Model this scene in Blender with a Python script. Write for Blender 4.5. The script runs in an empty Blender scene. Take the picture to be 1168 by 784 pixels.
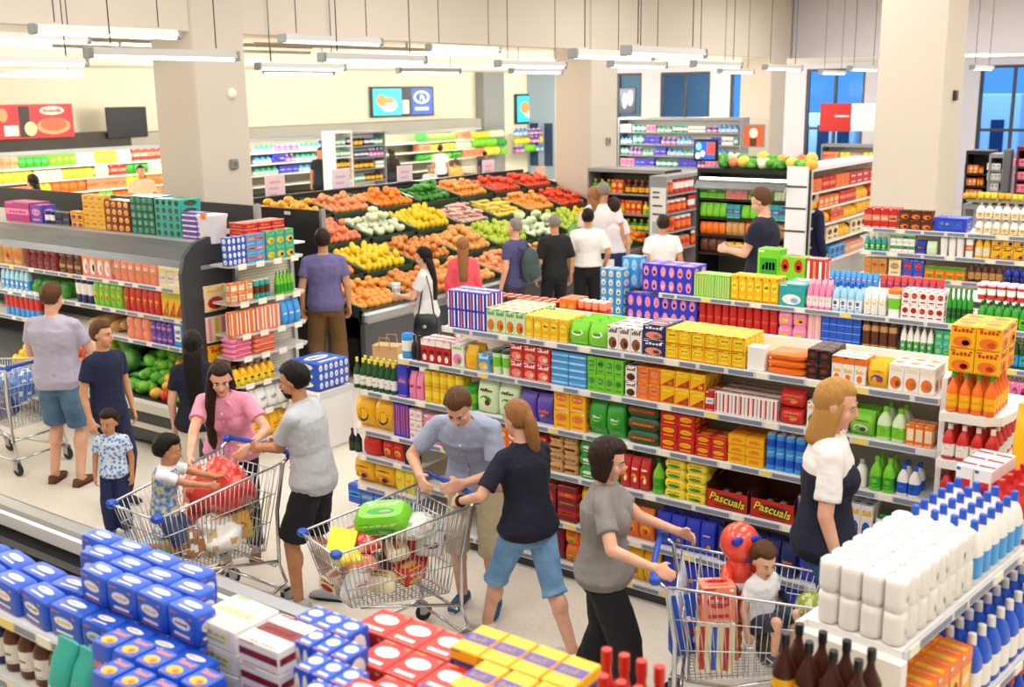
import bpy, math, random, zlib
from mathutils import Vector, Matrix, noise
random.seed(7)
PI = math.pi
S = bpy.context.scene
COL = S.collection
# ------------------------------------------------------------------ camera
FPX, CAMH, YHOR, ROLL, AZ = 1250.0, 3.43, 105.0, -0.012, math.radians(36)
PITCH = math.atan((392 - YHOR) / FPX)
fw = Vector((-math.sin(AZ) * math.cos(PITCH), math.cos(AZ) * math.cos(PITCH), -math.sin(PITCH)))
rt = Vector((math.cos(AZ), math.sin(AZ), 0))
up = rt.cross(fw)
cr, sr = math.cos(ROLL), math.sin(ROLL)
R2 = rt * cr + up * sr
U2 = -rt * sr + up * cr
cam = bpy.data.cameras.new('camera')
cam.sensor_width = 36; cam.sensor_fit = 'HORIZONTAL'
cam.lens = 36 * FPX / 1168
cam.clip_end = 200
cam.dof.use_dof = True; cam.dof.focus_distance = 7.6; cam.dof.aperture_fstop = 2.4
camo = bpy.data.objects.new('camera', cam); COL.objects.link(camo)
mw = Matrix.Identity(4)
for i in range(3):
    mw[i][0] = R2[i]; mw[i][1] = U2[i]; mw[i][2] = -fw[i]
mw[2][3] = CAMH
camo.matrix_world = mw
S.camera = camo
# ------------------------------------------------------------------ world, lights, exposure
S.view_settings.view_transform = 'Standard'; S.view_settings.look = 'None'
S.view_settings.gamma = 1; S.view_settings.use_curve_mapping = False
S.view_settings.exposure = 0.0
wd = bpy.data.worlds.new('world'); S.world = wd; wd.use_nodes = True
bg = wd.node_tree.nodes['Background']
bg.inputs[0].default_value = (0.20, 0.45, 0.85, 1); bg.inputs[1].default_value = 1.5
S.cycles.max_bounces = 6; S.cycles.diffuse_bounces = 4; S.cycles.glossy_bounces = 3
S.cycles.use_denoising = True
def area_light(x, y, z, sx, sy, power, col=(1.0, 0.985, 0.965)):
    l = bpy.data.lights.new('ceiling_fill_light', 'AREA'); l.shape = 'RECTANGLE'; l.size = sx; l.size_y = sy  # added overhead fill for the hall's general light, no fixture of its own
    l.energy = power; l.color = col
    o = bpy.data.objects.new('ceiling_fill_light', l); o.location = (x, y, z); COL.objects.link(o)
    return o
LP = 0.5
for lx in (-8.6, -4.8, -1.0, 2.8):
    for ly in (1.5, 6.5, 11.5, 17.0, 23.0):
        area_light(lx, ly, 5.5, 1.6, 3.6, 205 * LP)
def point_fill(x, y, z, power, col=(1.0, 0.96, 0.87), r=.35):
    l = bpy.data.lights.new('back_zone_fill_light', 'POINT'); l.energy = power; l.color = col; l.shadow_soft_size = r  # added fill that brightens the low ceiling and back walls, no lamp body
    o = bpy.data.objects.new('back_zone_fill_light', l); o.location = (x, y, z); COL.objects.link(o)
for lx in (-14.5, -21.0):
    for ly in (4, 10.5, 17, 23.5, 29.5, 36): point_fill(lx, ly, 3.4, 560 * LP)
for lx in (-7, -1): point_fill(lx, 29.5, 3.55, 200 * LP, (.9, .95, 1.0))
# ------------------------------------------------------------------ pixel helpers (photo pixel -> place)
def solve_x(px, Yv, z):
    k = (px - 584) / FPX; a = R2 - fw * k
    return -(Yv * a.y + (z - CAMH) * a.z) / a.x
def solve_y(px, Xv, z):
    k = (px - 584) / FPX; a = R2 - fw * k
    return -(Xv * a.x + (z - CAMH) * a.z) / a.y
def depth(x, y, z):
    return Vector((x, y, z - CAMH)).dot(fw)
def m_per_px(x, y, z):
    return depth(x, y, z) / FPX / 0.93
def ray(px, py):
    return fw * FPX + R2 * (px - 584) - U2 * (py - 392)
def on_z(px, py, z):
    d = ray(px, py); t = (z - CAMH) / d.z
    return Vector((d.x * t, d.y * t, z))
def on_y(px, py, Yv):
    d = ray(px, py); t = Yv / d.y
    return Vector((d.x * t, Yv, CAMH + d.z * t))
def on_x(px, py, Xv):
    d = ray(px, py); t = Xv / d.x
    return Vector((Xv, d.y * t, CAMH + d.z * t))
# ------------------------------------------------------------------ materials
def lin(h):
    r = []
    for s in (16, 8, 0):
        c = ((h >> s) & 255) / 255
        r.append(c / 12.92 if c < 0.04045 else ((c + 0.055) / 1.055) ** 2.4)
    return (*r, 1)
MATS = {}
def M(h, rough=0.45, metal=0.0, kind='plain', name=None, **kw):
    key = (h, rough, metal, kind, tuple(sorted(kw.items())))
    if key in MATS: return MATS[key]
    m = bpy.data.materials.new(name or 'mat_%06x_%s' % (h, kind)); m.use_nodes = True
    nt = m.node_tree; b = nt.nodes['Principled BSDF']
    b.inputs['Base Color'].default_value = lin(h)
    b.inputs['Roughness'].default_value = rough; b.inputs['Metallic'].default_value = metal
    N = nt.nodes.new; L = nt.links.new
    def coord():
        return N('ShaderNodeTexCoord').outputs['Object']
    def noisetex(scale, detail=3, vec=None):
        t = N('ShaderNodeTexNoise'); t.inputs['Scale'].default_value = scale; t.inputs['Detail'].default_value = detail
        L(vec or coord(), t.inputs['Vector']); return t
    def bump(fac, st, dist=0.01):
        bp = N('ShaderNodeBump'); bp.inputs['Strength'].default_value = st; bp.inputs['Distance'].default_value = dist
        L(fac, bp.inputs['Height']); L(bp.outputs[0], b.inputs['Normal'])
    def ramp(fac, stops, interp='LINEAR'):
        r = N('ShaderNodeValToRGB'); r.color_ramp.interpolation = interp; e = r.color_ramp.elements
        while len(e) < len(stops): e.new(0.5)
        for q, (p, c) in zip(e, stops): q.position = p; q.color = lin(c)
        L(fac, r.inputs[0]); L(r.outputs[0], b.inputs['Base Color']); return r
    if kind == 'emit':
        b.inputs['Emission Color'].default_value = lin(h); b.inputs['Emission Strength'].default_value = kw['e']
    elif kind == 'cloth':
        t = noisetex(9, 4); bump(t.outputs[0], 0.7, 0.03); b.inputs['Roughness'].default_value = 0.85
    elif kind == 'hair':
        t = noisetex(60, 4); mp = N('ShaderNodeMapping'); L(coord(), mp.inputs[0]); mp.inputs['Scale'].default_value = (1, 1, 0.12)
        L(mp.outputs[0], t.inputs['Vector']); bump(t.outputs[0], 0.8, 0.02); b.inputs['Roughness'].default_value = 0.5; b.inputs['Specular IOR Level'].default_value = 0.22
    elif kind == 'skin':
        t = noisetex(14, 2); h2 = kw['h2']; ramp(t.outputs[0], [(0.35, h), (0.7, h2)]); b.inputs['Roughness'].default_value = 0.5
        b.inputs['Subsurface Weight'].default_value = 0.0
    elif kind == 'denim':
        t = noisetex(7, 5); ramp(t.outputs[0], [(0.3, h), (0.75, kw['h2'])]); bump(noisetex(11, 4).outputs[0], 0.6, 0.03)
        b.inputs['Roughness'].default_value = 0.85
    elif kind == 'speckle':
        t = N('ShaderNodeTexVoronoi'); t.inputs['Scale'].default_value = kw['s']; L(coord(), t.inputs['Vector'])
        ramp(t.outputs['Color'], [(0.0, kw['h2']), (0.25, h), (0.8, h), (0.9, kw['h3'])])
    elif kind == 'print':      # patterned fabric
        t = N('ShaderNodeTexVoronoi'); t.inputs['Scale'].default_value = kw['s']; L(coord(), t.inputs['Vector'])
        ramp(t.outputs['Distance'], [(0.0, kw['h2']), (0.35, kw['h2']), (0.42, h), (0.75, kw['h3'])])
        b.inputs['Roughness'].default_value = 0.8
    elif kind == 'mottle':
        t = noisetex(kw['s'], 4); ramp(t.outputs[0], [(0.35, h), (0.65, kw['h2'])])
    elif kind == 'brush':
        mp = N('ShaderNodeMapping'); L(coord(), mp.inputs[0]); mp.inputs['Scale'].default_value = (1, 40, 40)
        t = noisetex(3, 3, mp.outputs[0]); ramp(t.outputs[0], [(0.2, kw['h2']), (0.8, h)])
    elif kind == 'perf':       # perforated steel panel
        t = N('ShaderNodeTexVoronoi'); t.inputs['Scale'].default_value = 34; t.inputs['Randomness'].default_value = 0
        L(coord(), t.inputs['Vector']); ramp(t.outputs['Distance'], [(0.0, 0x6A655C), (0.2, 0x6A655C), (0.26, h)])
    elif kind == 'glass':
        b.inputs['Transmission Weight'].default_value = 1.0; b.inputs['IOR'].default_value = 1.05
    elif kind == 'wet':
        b.inputs['Coat Weight'].default_value = 0.5
    MATS[key] = m
    return m
PAL = dict(W=0xF4F1EC, K=0x17171B, R=0xCC241C, O=0xEE741C, Y=0xF5B90A, L=0xF4E03C, G=0x2FA02C, g=0x78CC28, D=0x1C5024,
           B=0x1E58CC, b=0x3A9CE4, N=0x1B2464, T=0x2AA89A, P=0xF28CB4, M=0xB8247C, V=0x5C40A8, U=0x5E2E16, C=0xF0E2B8,
           S=0xB4B8BC, A=0xC89658, I=0x2838C4, s=0xF08C6C, m=0x7C1424, a=0xA8D8F0, p=0xF8C8D8, u=0x8C5430, q=0xD8ECC0, k=0x401810)
def PM(l): return M(PAL[l], 0.38)
# ------------------------------------------------------------------ mesh builder
class MB:
    def __init__(s): s.v = []; s.f = []; s.m = []
    def add(s, vs, fs, mi=0):
        o = len(s.v); s.v += [tuple(v) for v in vs]
        for f in fs: s.f.append(tuple(i + o for i in f)); s.m.append(mi)
    def box(s, x0, x1, y0, y1, z0, z1, mi=0, c=0.0):
        if c <= 0:
            s.add([(x0, y0, z0), (x1, y0, z0), (x1, y1, z0), (x0, y1, z0), (x0, y0, z1), (x1, y0, z1), (x1, y1, z1), (x0, y1, z1)],
                  [(3, 2, 1, 0), (4, 5, 6, 7), (0, 1, 5, 4), (1, 2, 6, 5), (2, 3, 7, 6), (3, 0, 4, 7)], mi); return
        c = min(c, (x1 - x0) * .4, (y1 - y0) * .4, (z1 - z0) * .4)
        def rr(z, i):
            return [(x0 + i + c, y0 + i, z), (x1 - i - c, y0 + i, z), (x1 - i, y0 + i + c, z), (x1 - i, y1 - i - c, z),
                    (x1 - i - c, y1 - i, z), (x0 + i + c, y1 - i, z), (x0 + i, y1 - i - c, z), (x0 + i, y0 + i + c, z)]
        s.loft([rr(z0, c * .7), rr(z0 + c, 0), rr(z1 - c, 0), rr(z1, c * .7)], mi)
    def loft(s, rings, mi=0, cap=True, closed=True, mis=None):
        n = len(rings[0]); o = len(s.v)
        for r in rings: s.v += [tuple(p) for p in r]
        for i in range(len(rings) - 1):
            for j in range(n if closed else n - 1):
                k = (j + 1) % n
                s.f.append((o + i * n + j, o + i * n + k, o + (i + 1) * n + k, o + (i + 1) * n + j)); s.m.append(mis[i] if mis else mi)
        if cap:
            s.f.append(tuple(o + j for j in reversed(range(n)))); s.m.append(mis[0] if mis else mi)
            t = o + (len(rings) - 1) * n
            s.f.append(tuple(t + j for j in range(n))); s.m.append(mis[-1] if mis else mi)
    def lathe(s, prof, n=12, mi=0, mis=None, cx=0, cy=0, sq=1.0, sy=1.0):
        rings = []
        for r, z in prof: rings.append(ring(cx, cy, z, r, r * sy, n, sq))
        s.loft(rings, mi, True, True, mis)
    def tube(s, pts, r, n=5, mi=0):
        pts = [Vector(p) for p in pts]; rings = []
        a0 = None
        for i, p in enumerate(pts):
            d = (pts[min(i + 1, len(pts) - 1)] - pts[max(i - 1, 0)]).normalized()
            if a0 is None: a0 = d.orthogonal().normalized()
            a = (a0 - d * a0.dot(d))
            a = a.normalized() if a.length > 1e-4 else d.orthogonal().normalized()
            a0 = a; b = d.cross(a); rr = r[i] if isinstance(r, (list, tuple)) else r
            rings.append([p + (a * math.cos(2 * PI * j / n) + b * math.sin(2 * PI * j / n)) * rr for j in range(n)])
        s.loft(rings, mi)
    def ell(s, c, rx, ry, rz, n=12, m=8, mi=0, rot=None):
        vs = []; c = Vector(c)
        for i in range(1, m):
            t = PI * i / m
            for j in range(n):
                a = 2 * PI * j / n; p = Vector((rx * math.sin(t) * math.cos(a), ry * math.sin(t) * math.sin(a), -rz * math.cos(t)))
                vs.append(c + (rot @ p if rot else p))
        e0 = Vector((0, 0, -rz)); e1 = Vector((0, 0, rz))
        vs.append(c + (rot @ e0 if rot else e0)); vs.append(c + (rot @ e1 if rot else e1))
        fs = []
        for i in range(m - 2):
            for j in range(n):
                k = (j + 1) % n; fs.append((i * n + j, i * n + k, (i + 1) * n + k, (i + 1) * n + j))
        B_ = (m - 1) * n
        for j in range(n):
            k = (j + 1) % n; fs.append((B_, k, j)); fs.append((B_ + 1, (m - 2) * n + j, (m - 2) * n + k))
        s.add(vs, fs, mi)
    def mesh(s, name, mats, smooth=None):
        me = bpy.data.meshes.new(name); me.from_pydata(s.v, [], s.f)
        for m in mats: me.materials.append(m)
        me.polygons.foreach_set('material_index', s.m)
        if smooth is not None:
            me.polygons.foreach_set('use_smooth', [True] * len(s.f))
            if smooth < 3: me.set_sharp_from_angle(angle=smooth)
        me.update(); return me
def ring(cx, cy, z, rx, ry, n=12, e=1.0):
    r = []
    for j in range(n):
        a = 2 * PI * (j + .5) / n; c, t = math.cos(a), math.sin(a)
        r.append((cx + rx * math.copysign(abs(c) ** e, c), cy + ry * math.copysign(abs(t) ** e, t), z))
    return r
def obj(name, me, parent=None, loc=(0, 0, 0), rz=0.0):
    o = bpy.data.objects.new(name, me); COL.objects.link(o); o.location = loc; o.rotation_euler = (0, 0, rz)
    if parent: o.parent = parent
    return o
def tag(o, label, cat, group=None, kind=None):
    if label: o['label'] = label
    if cat: o['category'] = cat
    if group: o['group'] = group
    if kind: o['kind'] = kind
    return o
def thing(name, label, cat, loc=(0, 0, 0), rz=0.0, group=None):
    return tag(obj(name, None, None, loc, rz), label, cat, group)
def struct(name, mb, mats, smooth=None):
    o = obj(name, mb.mesh(name, mats, smooth)); o['kind'] = 'structure'; return o
# ------------------------------------------------------------------ products
ORD = ['first', 'second', 'third', 'fourth', 'fifth', 'sixth', 'seventh', 'eighth', 'ninth', 'tenth', 'eleventh', 'twelfth', 'thirteenth',
       'fourteenth', 'fifteenth', 'sixteenth', 'seventeenth', 'eighteenth', 'nineteenth', 'twentieth']
def art(mb, kind, P, rnd):
    """P(u,v) -> point on the face; patches use slots 1 and 2"""
    def rect(u0, u1, v0, v1, mi): mb.add([P(u0, v0), P(u1, v0), P(u1, v1), P(u0, v1)], [(0, 1, 2, 3)], mi)
    def ov(cu, cv, ru, rv, mi, n=10):
        mb.add([P(cu + ru * math.cos(2 * PI * i / n), cv + rv * math.sin(2 * PI * i / n)) for i in range(n)], [tuple(range(n))], mi)
    def words(u0, u1, v0, v1, mi, n):
        w = (u1 - u0) / n
        for i in range(n):
            t = v1 - (v1 - v0) * rnd.choice((0, 0, .25, .35)); rect(u0 + i * w + w * .12, u0 + (i + 1) * w - w * .12, v0, t, mi)
    a = kind.split('_')
    if a[0] == 'band': rect(.03, .97, .36, .66, 1); words(.15, .85, .44, .58, 2, 5)
    elif a[0] == 'oval': ov(.5, .6, .36, .2, 1); words(.25, .75, .55, .66, 2, 4); rect(.2, .8, .14, .24, 1)
    elif a[0] == 'wedge': mb.add([P(.04, .06), P(.96, .06), P(.96, .6)], [(0, 1, 2)], 1); words(.15, .8, .7, .86, 2, 5); ov(.7, .25, .16, .12, 2)
    elif a[0] == 'pic': ov(.5, .32, .38, .24, 1); words(.12, .88, .72, .88, 2, 5); ov(.62, .28, .16, .12, 2)
    elif a[0] == 'label': rect(.12, .88, .22, .78, 1); words(.2, .8, .5, .68, 2, 4); rect(.25, .75, .3, .38, 2)
    elif a[0] == 'vs':
        for i in range(3): rect(.08 + i * .31, .22 + i * .31, .06, .94, 1 + i % 2)
    elif a[0] == 'ovals':
        nx, ny = int(a[1]), int(a[2])
        for i in range(nx):
            for j in range(ny):
                ov((i + .5) / nx, (j + .5) / ny, .32 / nx, .38 / ny, 1); ov((i + .5) / nx, (j + .42) / ny, .15 / nx, .14 / ny, 2, 6)
    elif a[0] == 'top': rect(.0, 1, .72, .98, 1); words(.15, .85, .4, .56, 2, 5); ov(.5, .22, .25, .14, 1)
    elif a[0] == 'tri':
        mb.add([P(.1, .08), P(.9, .08), P(.5, .8)], [(0, 1, 2)], 1); ov(.5, .3, .14, .14, 2)
    elif a[0] == 'smile':
        ov(.5, .45, .34, .3, 1); ov(.5, .5, .3, .26, 0); words(.2, .8, .78, .9, 2, 4)
    elif a[0] == 'stack':
        n = int(a[1])
        for i in range(n): rect(0, 1, (i + .94) / n, (i + 1.0) / n, 1); words(.2, .8, (i + .3) / n, (i + .65) / n, 2, 5)
    if a[0] in ('band', 'oval', 'wedge', 'pic', 'label', 'top', 'tri') and rnd.random() < .8:
        words(.08, .92, .035, .075, 2, 9); rect(.05, .05 + rnd.uniform(.18, .4), .915, .965, rnd.choice((1, 2)))
        if a[0] in ('oval', 'pic', 'tri', 'wedge'): ov(.86, .9, .07, .045, 2, 8)
MC = {}
def product(ty, w, h, d, style):
    """list of (part name, mesh); the first is the thing's own mesh"""
    key = (ty, round(w, 3), round(h, 3), round(d, 3), style)
    if key in MC: return MC[key]
    ls, kind = style.split(':'); mats = [PM(l) for l in ls]
    while len(mats) < 3: mats.append(mats[-1])
    rnd = random.Random(zlib.crc32(style.encode()) % 999); mb = MB(); parts = []; e = .0007
    x, y = w / 2, d / 2
    def faces(top=True):
        art(mb, kind, lambda u, v: (-x + u * w, -y - e, v * h), rnd)
        if kind != 'plain':
            art(mb, kind if not kind.startswith('ovals') else 'ovals_1_' + kind.split('_')[2], lambda u, v: (x + e, -y + u * d, v * h), rnd)
            art(mb, kind if not kind.startswith('ovals') else 'ovals_1_' + kind.split('_')[2], lambda u, v: (-x - e, y - u * d, v * h), rnd)
            if top: art(mb, 'band' if kind.startswith(('label', 'vs', 'stack', 'band', 'top')) else 'oval', lambda u, v: (-x + u * w, -y + v * d, h + e), rnd)
    nm = 'package'
    if ty == 'box':
        mb.box(-x, x, -y, y, 0, h, 0, min(.004, w * .06)); faces(); main = mb.mesh(nm, mats)
    elif ty == 'carton':      # drink carton: gable top and screw cap
        hb = h * .82
        mb.box(-x, x, -y, y, 0, hb, 0, .002)
        mb.add([(-x, -y, hb), (x, -y, hb), (x, y, hb), (-x, y, hb), (-x, 0, h), (x, 0, h)], [(0, 1, 5, 4), (2, 3, 4, 5), (1, 2, 5), (3, 0, 4)], 1)
        art(mb, kind, lambda u, v: (-x + u * w, -y - e, v * hb), rnd); art(mb, kind, lambda u, v: (x + e, -y + u * d, v * hb), rnd)
        main = mb.mesh(nm, mats)
        c = MB(); c.lathe([(w * .18, h * .88), (w * .18, h * .97)], 8); parts.append(('cap', c.mesh('cap', [mats[2]])))
    elif ty in ('pouch', 'bag'):
        n = 16; prof = [(0, .86, .5), (.06, .98, .85), (.25, 1, 1), (.55, .99, .95), (.8, .97, .6), (.9, .96, .2), (1, .98, .08)] if ty == 'pouch' else \
            [(0, .98, .1), (.07, .96, .22), (.2, .98, .8), (.5, 1, 1), (.8, .98, .8), (.93, .96, .22), (1, .98, .1)]
        rings = []
        for t, a, b in prof:
            r = ring(0, 0, t * h, x * a, y * b, n, .55)
            rings.append([(p[0], p[1], p[2] + (.01 * h * math.sin(p[0] * 90 + t * 5))) for p in r])
        mis = [0, 0, 0, 0, 0, 0]
        mb.loft(rings, 0, True, True, mis)
        art(mb, kind, lambda u, v: (-x * .8 + u * w * .8, -y * (1.0 if .15 < v < .75 else .55) - .002 + y * .3 * (2 * abs(u - .5)) ** 3, h * (.12 + .7 * v)), rnd)
        main = mb.mesh(nm, mats, .9)
    elif ty == 'flat':        # pillow pack lying down
        rings = [ring(0, 0, 0, x * .9, y * .9, 16, .45), ring(0, 0, h * .3, x, y, 16, .4), ring(0, 0, h * .65, x, y * .98, 16, .45), ring(0, 0, h, x * .8, y * .75, 16, .5)]
        mb.loft(rings); art(mb, kind, lambda u, v: (-x * .8 + u * w * .8, -y - .001, h * (.1 + .7 * v)), rnd)
        art(mb, kind, lambda u, v: (-x * .7 + u * w * .7, -y * .6 + v * d * .6, h + .001), rnd)
        main = mb.mesh(nm, mats, .8)
    elif ty == 'soft':        # film-wrapped block with soft edges
        mb.loft([ring(0, 0, 0, x * .93, y * .93, 20, .28), ring(0, 0, h * .05, x * .985, y * .985, 20, .25), ring(0, 0, h * .5, x, y, 20, .22), ring(0, 0, h * .93, x * .985, y * .985, 20, .25), ring(0, 0, h, x * .9, y * .9, 20, .3)])
        for pf in (lambda u, v: (-x * .85 + u * w * .85, -y - .001, h * (.08 + .84 * v)), lambda u, v: (-x * .8 + u * w * .8, -y * .8 + v * d * .8, h + .0015), lambda u, v: (x + .001, -y * .8 + u * d * .8, h * (.08 + .84 * v))): art(mb, kind, pf, rnd)
        main = mb.mesh(nm, mats, .8)
    elif ty == 'can':
        r = min(x, y) if d else x
        mb.lathe([(r * .9, 0), (r, h * .03), (r, h * .22), (r, h * .3), (r, h * .72), (r, h * .8), (r, h * .93), (r * .86, h * .98), (r * .86, h), (r * .8, h - .004)], 14,
                 mis=[2, 0, 0, 1, 0, 0, 0, 2, 2, 2]); main = mb.mesh(nm, mats, .7)
    elif ty == 'jar':
        r = min(x, y)
        mb.lathe([(r * .9, 0), (r, h * .04), (r, h * .2), (r, h * .62), (r, h * .72), (r * .8, h * .8)], 14, mis=[0, 0, 1, 0, 0, 0]); main = mb.mesh(nm, mats, .7)
        c = MB(); c.lathe([(r * .86, h * .8), (r * .88, h * .84), (r * .88, h * .98), (r * .8, h)], 14); parts.append(('lid', c.mesh('lid', [mats[2]], .7)))
    elif ty == 'bottle':      # round bottle with neck
        r = min(x, y)
        mb.lathe([(r * .88, 0), (r, h * .03), (r, h * .5), (r * .94, h * .58), (r * .42, h * .74), (r * .32, h * .8), (r * .3, h * .93)], 14); main = mb.mesh(nm, [mats[0]], .8)
        c = MB(); c.lathe([(r * .36, h * .86), (r * .38, h * .88), (r * .37, h)], 10); parts.append(('cap', c.mesh('cap', [mats[2]], .7)))
        c = MB(); c.lathe([(r * 1.012, h * .14), (r * 1.015, h * .15), (r * 1.015, h * .44), (r * 1.012, h * .45)], 14)
        art(c, 'band', lambda u, v: (r * 1.03 * math.sin((u - .5) * 1.6), -r * 1.03 * math.cos((u - .5) * 1.6), h * (.16 + .27 * v)), rnd)
        parts.append(('label', c.mesh('label', [mats[1], mats[2], mats[0]], .7)))
    elif ty == 'jug':         # flat detergent bottle with shoulder and cap
        rings = [ring(0, 0, t * h, x * a, y * b, 14, .6) for t, a, b in ((0, .9, .9), (.03, 1, 1), (.45, 1, 1), (.6, .9, .95), (.74, .6, .7), (.8, .38, .45), (.84, .34, .42))]
        mb.loft(rings); main = mb.mesh(nm, [mats[0]], .8)
        c = MB(); r = min(x * .4, y * .5); c.lathe([(r, h * .82), (r * 1.05, h * .84), (r * .95, h * .99), (r * .7, h)], 10); parts.append(('cap', c.mesh('cap', [mats[2]], .7)))
        c = MB(); rg = [ring(0, 0, t * h, x * 1.015, y * 1.02, 14, .6) for t in (.1, .11, .44, .45)]; c.loft(rg)
        art(c, 'oval', lambda u, v: (-x * .7 + u * w * .7, -y * 1.04, h * (.1 + .35 * v)), rnd); parts.append(('label', c.mesh('label', [mats[1], mats[2], mats[0]], .7)))
    elif ty == 'tub':
        mb.loft([ring(0, 0, 0, x * .8, y * .8, 14, .7), ring(0, 0, h * .3, x * .88, y * .88, 14, .7), ring(0, 0, h * .7, x * .95, y * .95, 14, .7), ring(0, 0, h * .86, x * .98, y * .98, 14, .7)], 0, True, True, [0, 1, 0, 0])
        main = mb.mesh(nm, mats, .7)
        c = MB(); c.loft([ring(0, 0, h * .86, x, y, 14, .7), ring(0, 0, h * .97, x, y, 14, .7), ring(0, 0, h, x * .94, y * .94, 14, .7)]); parts.append(('lid', c.mesh('lid', [mats[2]], .7)))
    elif ty == 'roll2':       # two toilet rolls in clear film
        r = min(x, y); q = []
        for k in (0, 1):
            z0 = k * h / 2; q += [(r * .82, z0 + .002), (r * .98, z0 + .008), (r, z0 + h * .12), (r, z0 + h * .38), (r * .98, z0 + h * .5 - .008), (r * .82, z0 + h * .5 - .002)]
        mb.lathe(q, 14, sq=.8); art(mb, 'ovals_1_2', lambda u, v: (r * 1.004, -y * .5 + u * d * .5, v * h), rnd); main = mb.mesh(nm, mats, .8)
    elif ty == 'tray':        # open display carton with cut-away front
        t = .004; fh = h * .62
        mb.box(-x, x, -y, -y + t, 0, fh); mb.box(-x, x, y - t, y, 0, h, 1); mb.box(-x, -x + t, -y, y, 0, h * .8, 1); mb.box(x - t, x, -y, y, 0, h * .8, 1); mb.box(-x, x, -y, y, 0, t)
        mb.add([(-x, -y, fh * .9), (-x, -y + t, fh * .9), (-x, y, h), (-x, -y * .2, h)], [(0, 1, 2, 3)], 1)
        mb.add([(-x * .96, y, h), (x * .96, y, h), (x * .9, y * 1.25, h * 1.25), (-x * .9, y * 1.25, h * 1.25)], [(0, 1, 2, 3), (3, 2, 1, 0)], 1)
        art(mb, 'oval', lambda u, v: (-x + u * w, -y - e, v * fh), rnd); main = mb.mesh(nm, mats)
    elif ty == 'loaf':
        mb.ell((0, 0, h / 2), x, y, h / 2, 14, 8); art(mb, 'stack_2', lambda u, v: (-x * .3 + u * w * .3, -y * 1.0, h * (.3 + .4 * v)), rnd); main = mb.mesh(nm, mats, 3)
    MC[key] = [(None, main)] + parts
    return MC[key]
CATS = {'box': 'box', 'carton': 'carton', 'pouch': 'bag', 'bag': 'bag', 'flat': 'pack', 'soft': 'pack', 'can': 'can', 'jar': 'jar', 'bottle': 'bottle', 'jug': 'bottle', 'tub': 'tub',
        'roll2': 'toilet roll', 'tray': 'box', 'loaf': 'bread'}
def put(name, parts, loc, rz, label, cat, group=None, proto={}):
    k = (id(parts), name)
    if k not in proto:
        o = obj(name, parts[0][1], None, loc, rz); ch = [obj(n, m, o) for n, m in parts[1:]]; proto[k] = (o, ch)
        if name != 'package' and parts[0][1].name.startswith('package'): parts[0][1].name = name
    else:
        p, ch = proto[k]; o = p.copy(); COL.objects.link(o); o.location = loc; o.rotation_euler = (0, 0, rz)
        for c in ch:
            q = c.copy(); COL.objects.link(q); q.parent = o
    return tag(o, label, cat, group)
LAY = {1: [''], 2: ['lower layer', 'upper layer'], 3: ['bottom layer', 'middle layer', 'top layer'],
       4: ['bottom layer', 'second layer', 'third layer', 'top layer']}
def stock(axis, pos, z, ph, text, inset=0.015, maxd=0.42, gap=.002, jit=.006, hmax=9):
    """rows of goods; each line: x0 x1 heightpx n stack deep type style name desc...   (pixels along the front edge)"""
    prev = None
    for line in text.strip().split('\n'):
        f = line.split()
        x0, x1, hp = float(f[0]), float(f[1]), float(f[2]); n, st, dp = int(f[3]), int(f[4]), int(f[5]); ty, style, name = f[6:9]; desc = ' '.join(f[9:])
        if axis == 'Y': a, b = solve_x(x0, pos, z), solve_x(x1, pos, z); mp = m_per_px((a + b) / 2, pos, z)
        else: a, b = solve_y(x0, pos, z), solve_y(x1, pos, z); mp = m_per_px(pos, (a + b) / 2, z)
        W = abs(b - a) / n; H = min(hp * mp, hmax) / st; w = W - gap
        d = max(.035, min(maxd / dp, w * (1.25 if w < .09 else .8), .26)) - gap
        if ty in ('can', 'jar', 'bottle', 'roll2'): d = w
        parts = product(ty, w, H - .001, d, style)
        one = n * st * dp == 1
        for k in range(dp):
            for j in range(st):
                for i in range(n):
                    u = a + (b - a) * (i + .5) / n; off = inset + d / 2 + k * (d + gap) + random.random() * jit
                    if axis == 'Y': loc = (u, pos + off, z + j * H + .001); rz = random.uniform(-.012, .012)
                    else: loc = (pos - off, u, z + j * H + .001); rz = PI / 2 + random.uniform(-.012, .012)
                    lab = []
                    if one: lab = [desc] if prev is None else [desc, 'next to', prev]
                    else:
                        lab = ([ORD[i]] if n > 1 else []) + [desc] + (['from', prev or 'shelf end'] if n > 1 else (['by', prev] if prev else []))
                        if st > 1: lab.append(LAY[st][j] if st < 5 else ORD[j] + ' layer')
                        if dp > 1 and k: lab.append(ORD[k] + ' rank')
                    lab.append('on ' + ph)
                    put(name, parts, loc, rz, ' '.join(x for x in lab if x), CATS[ty], None if one else desc + ' group on ' + ph)
        prev = desc
def fill(axis, pos, z, ph, x0, x1, hp, seed, kinds, wpx=(5, 9), maxd=.3, deep=1):
    """a stocked run of assorted goods between two photo columns; kinds: list of 'type style name desc'"""
    r = random.Random(seed); x = x0; out = []; li = 0; seen = {}
    while x < x1 - 3:
        ki = r.randrange(len(kinds))
        if ki == li: ki = (ki + 1) % len(kinds)
        li = ki; k = kinds[ki].split(); n = r.randint(2, 4); w = min(r.uniform(*wpx) * n, x1 - x); h = hp * r.uniform(.72, 1.0)
        c = seen.get(ki, 0); seen[ki] = c + 1
        out.append('%.1f %.1f %.1f %d %d %d %s' % (x, x + w, h, n, 1, deep, ' '.join(k[:3] + [(('', 'second-run ', 'third-run ', 'fourth-run ', 'fifth-run ', 'sixth-run ', 'seventh-run ', 'eighth-run ')[min(c, 7)]) + ' '.join(k[3:])])))
        x += w + .8
    stock(axis, pos, z, ph, '\n'.join(out), maxd=maxd)
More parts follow.
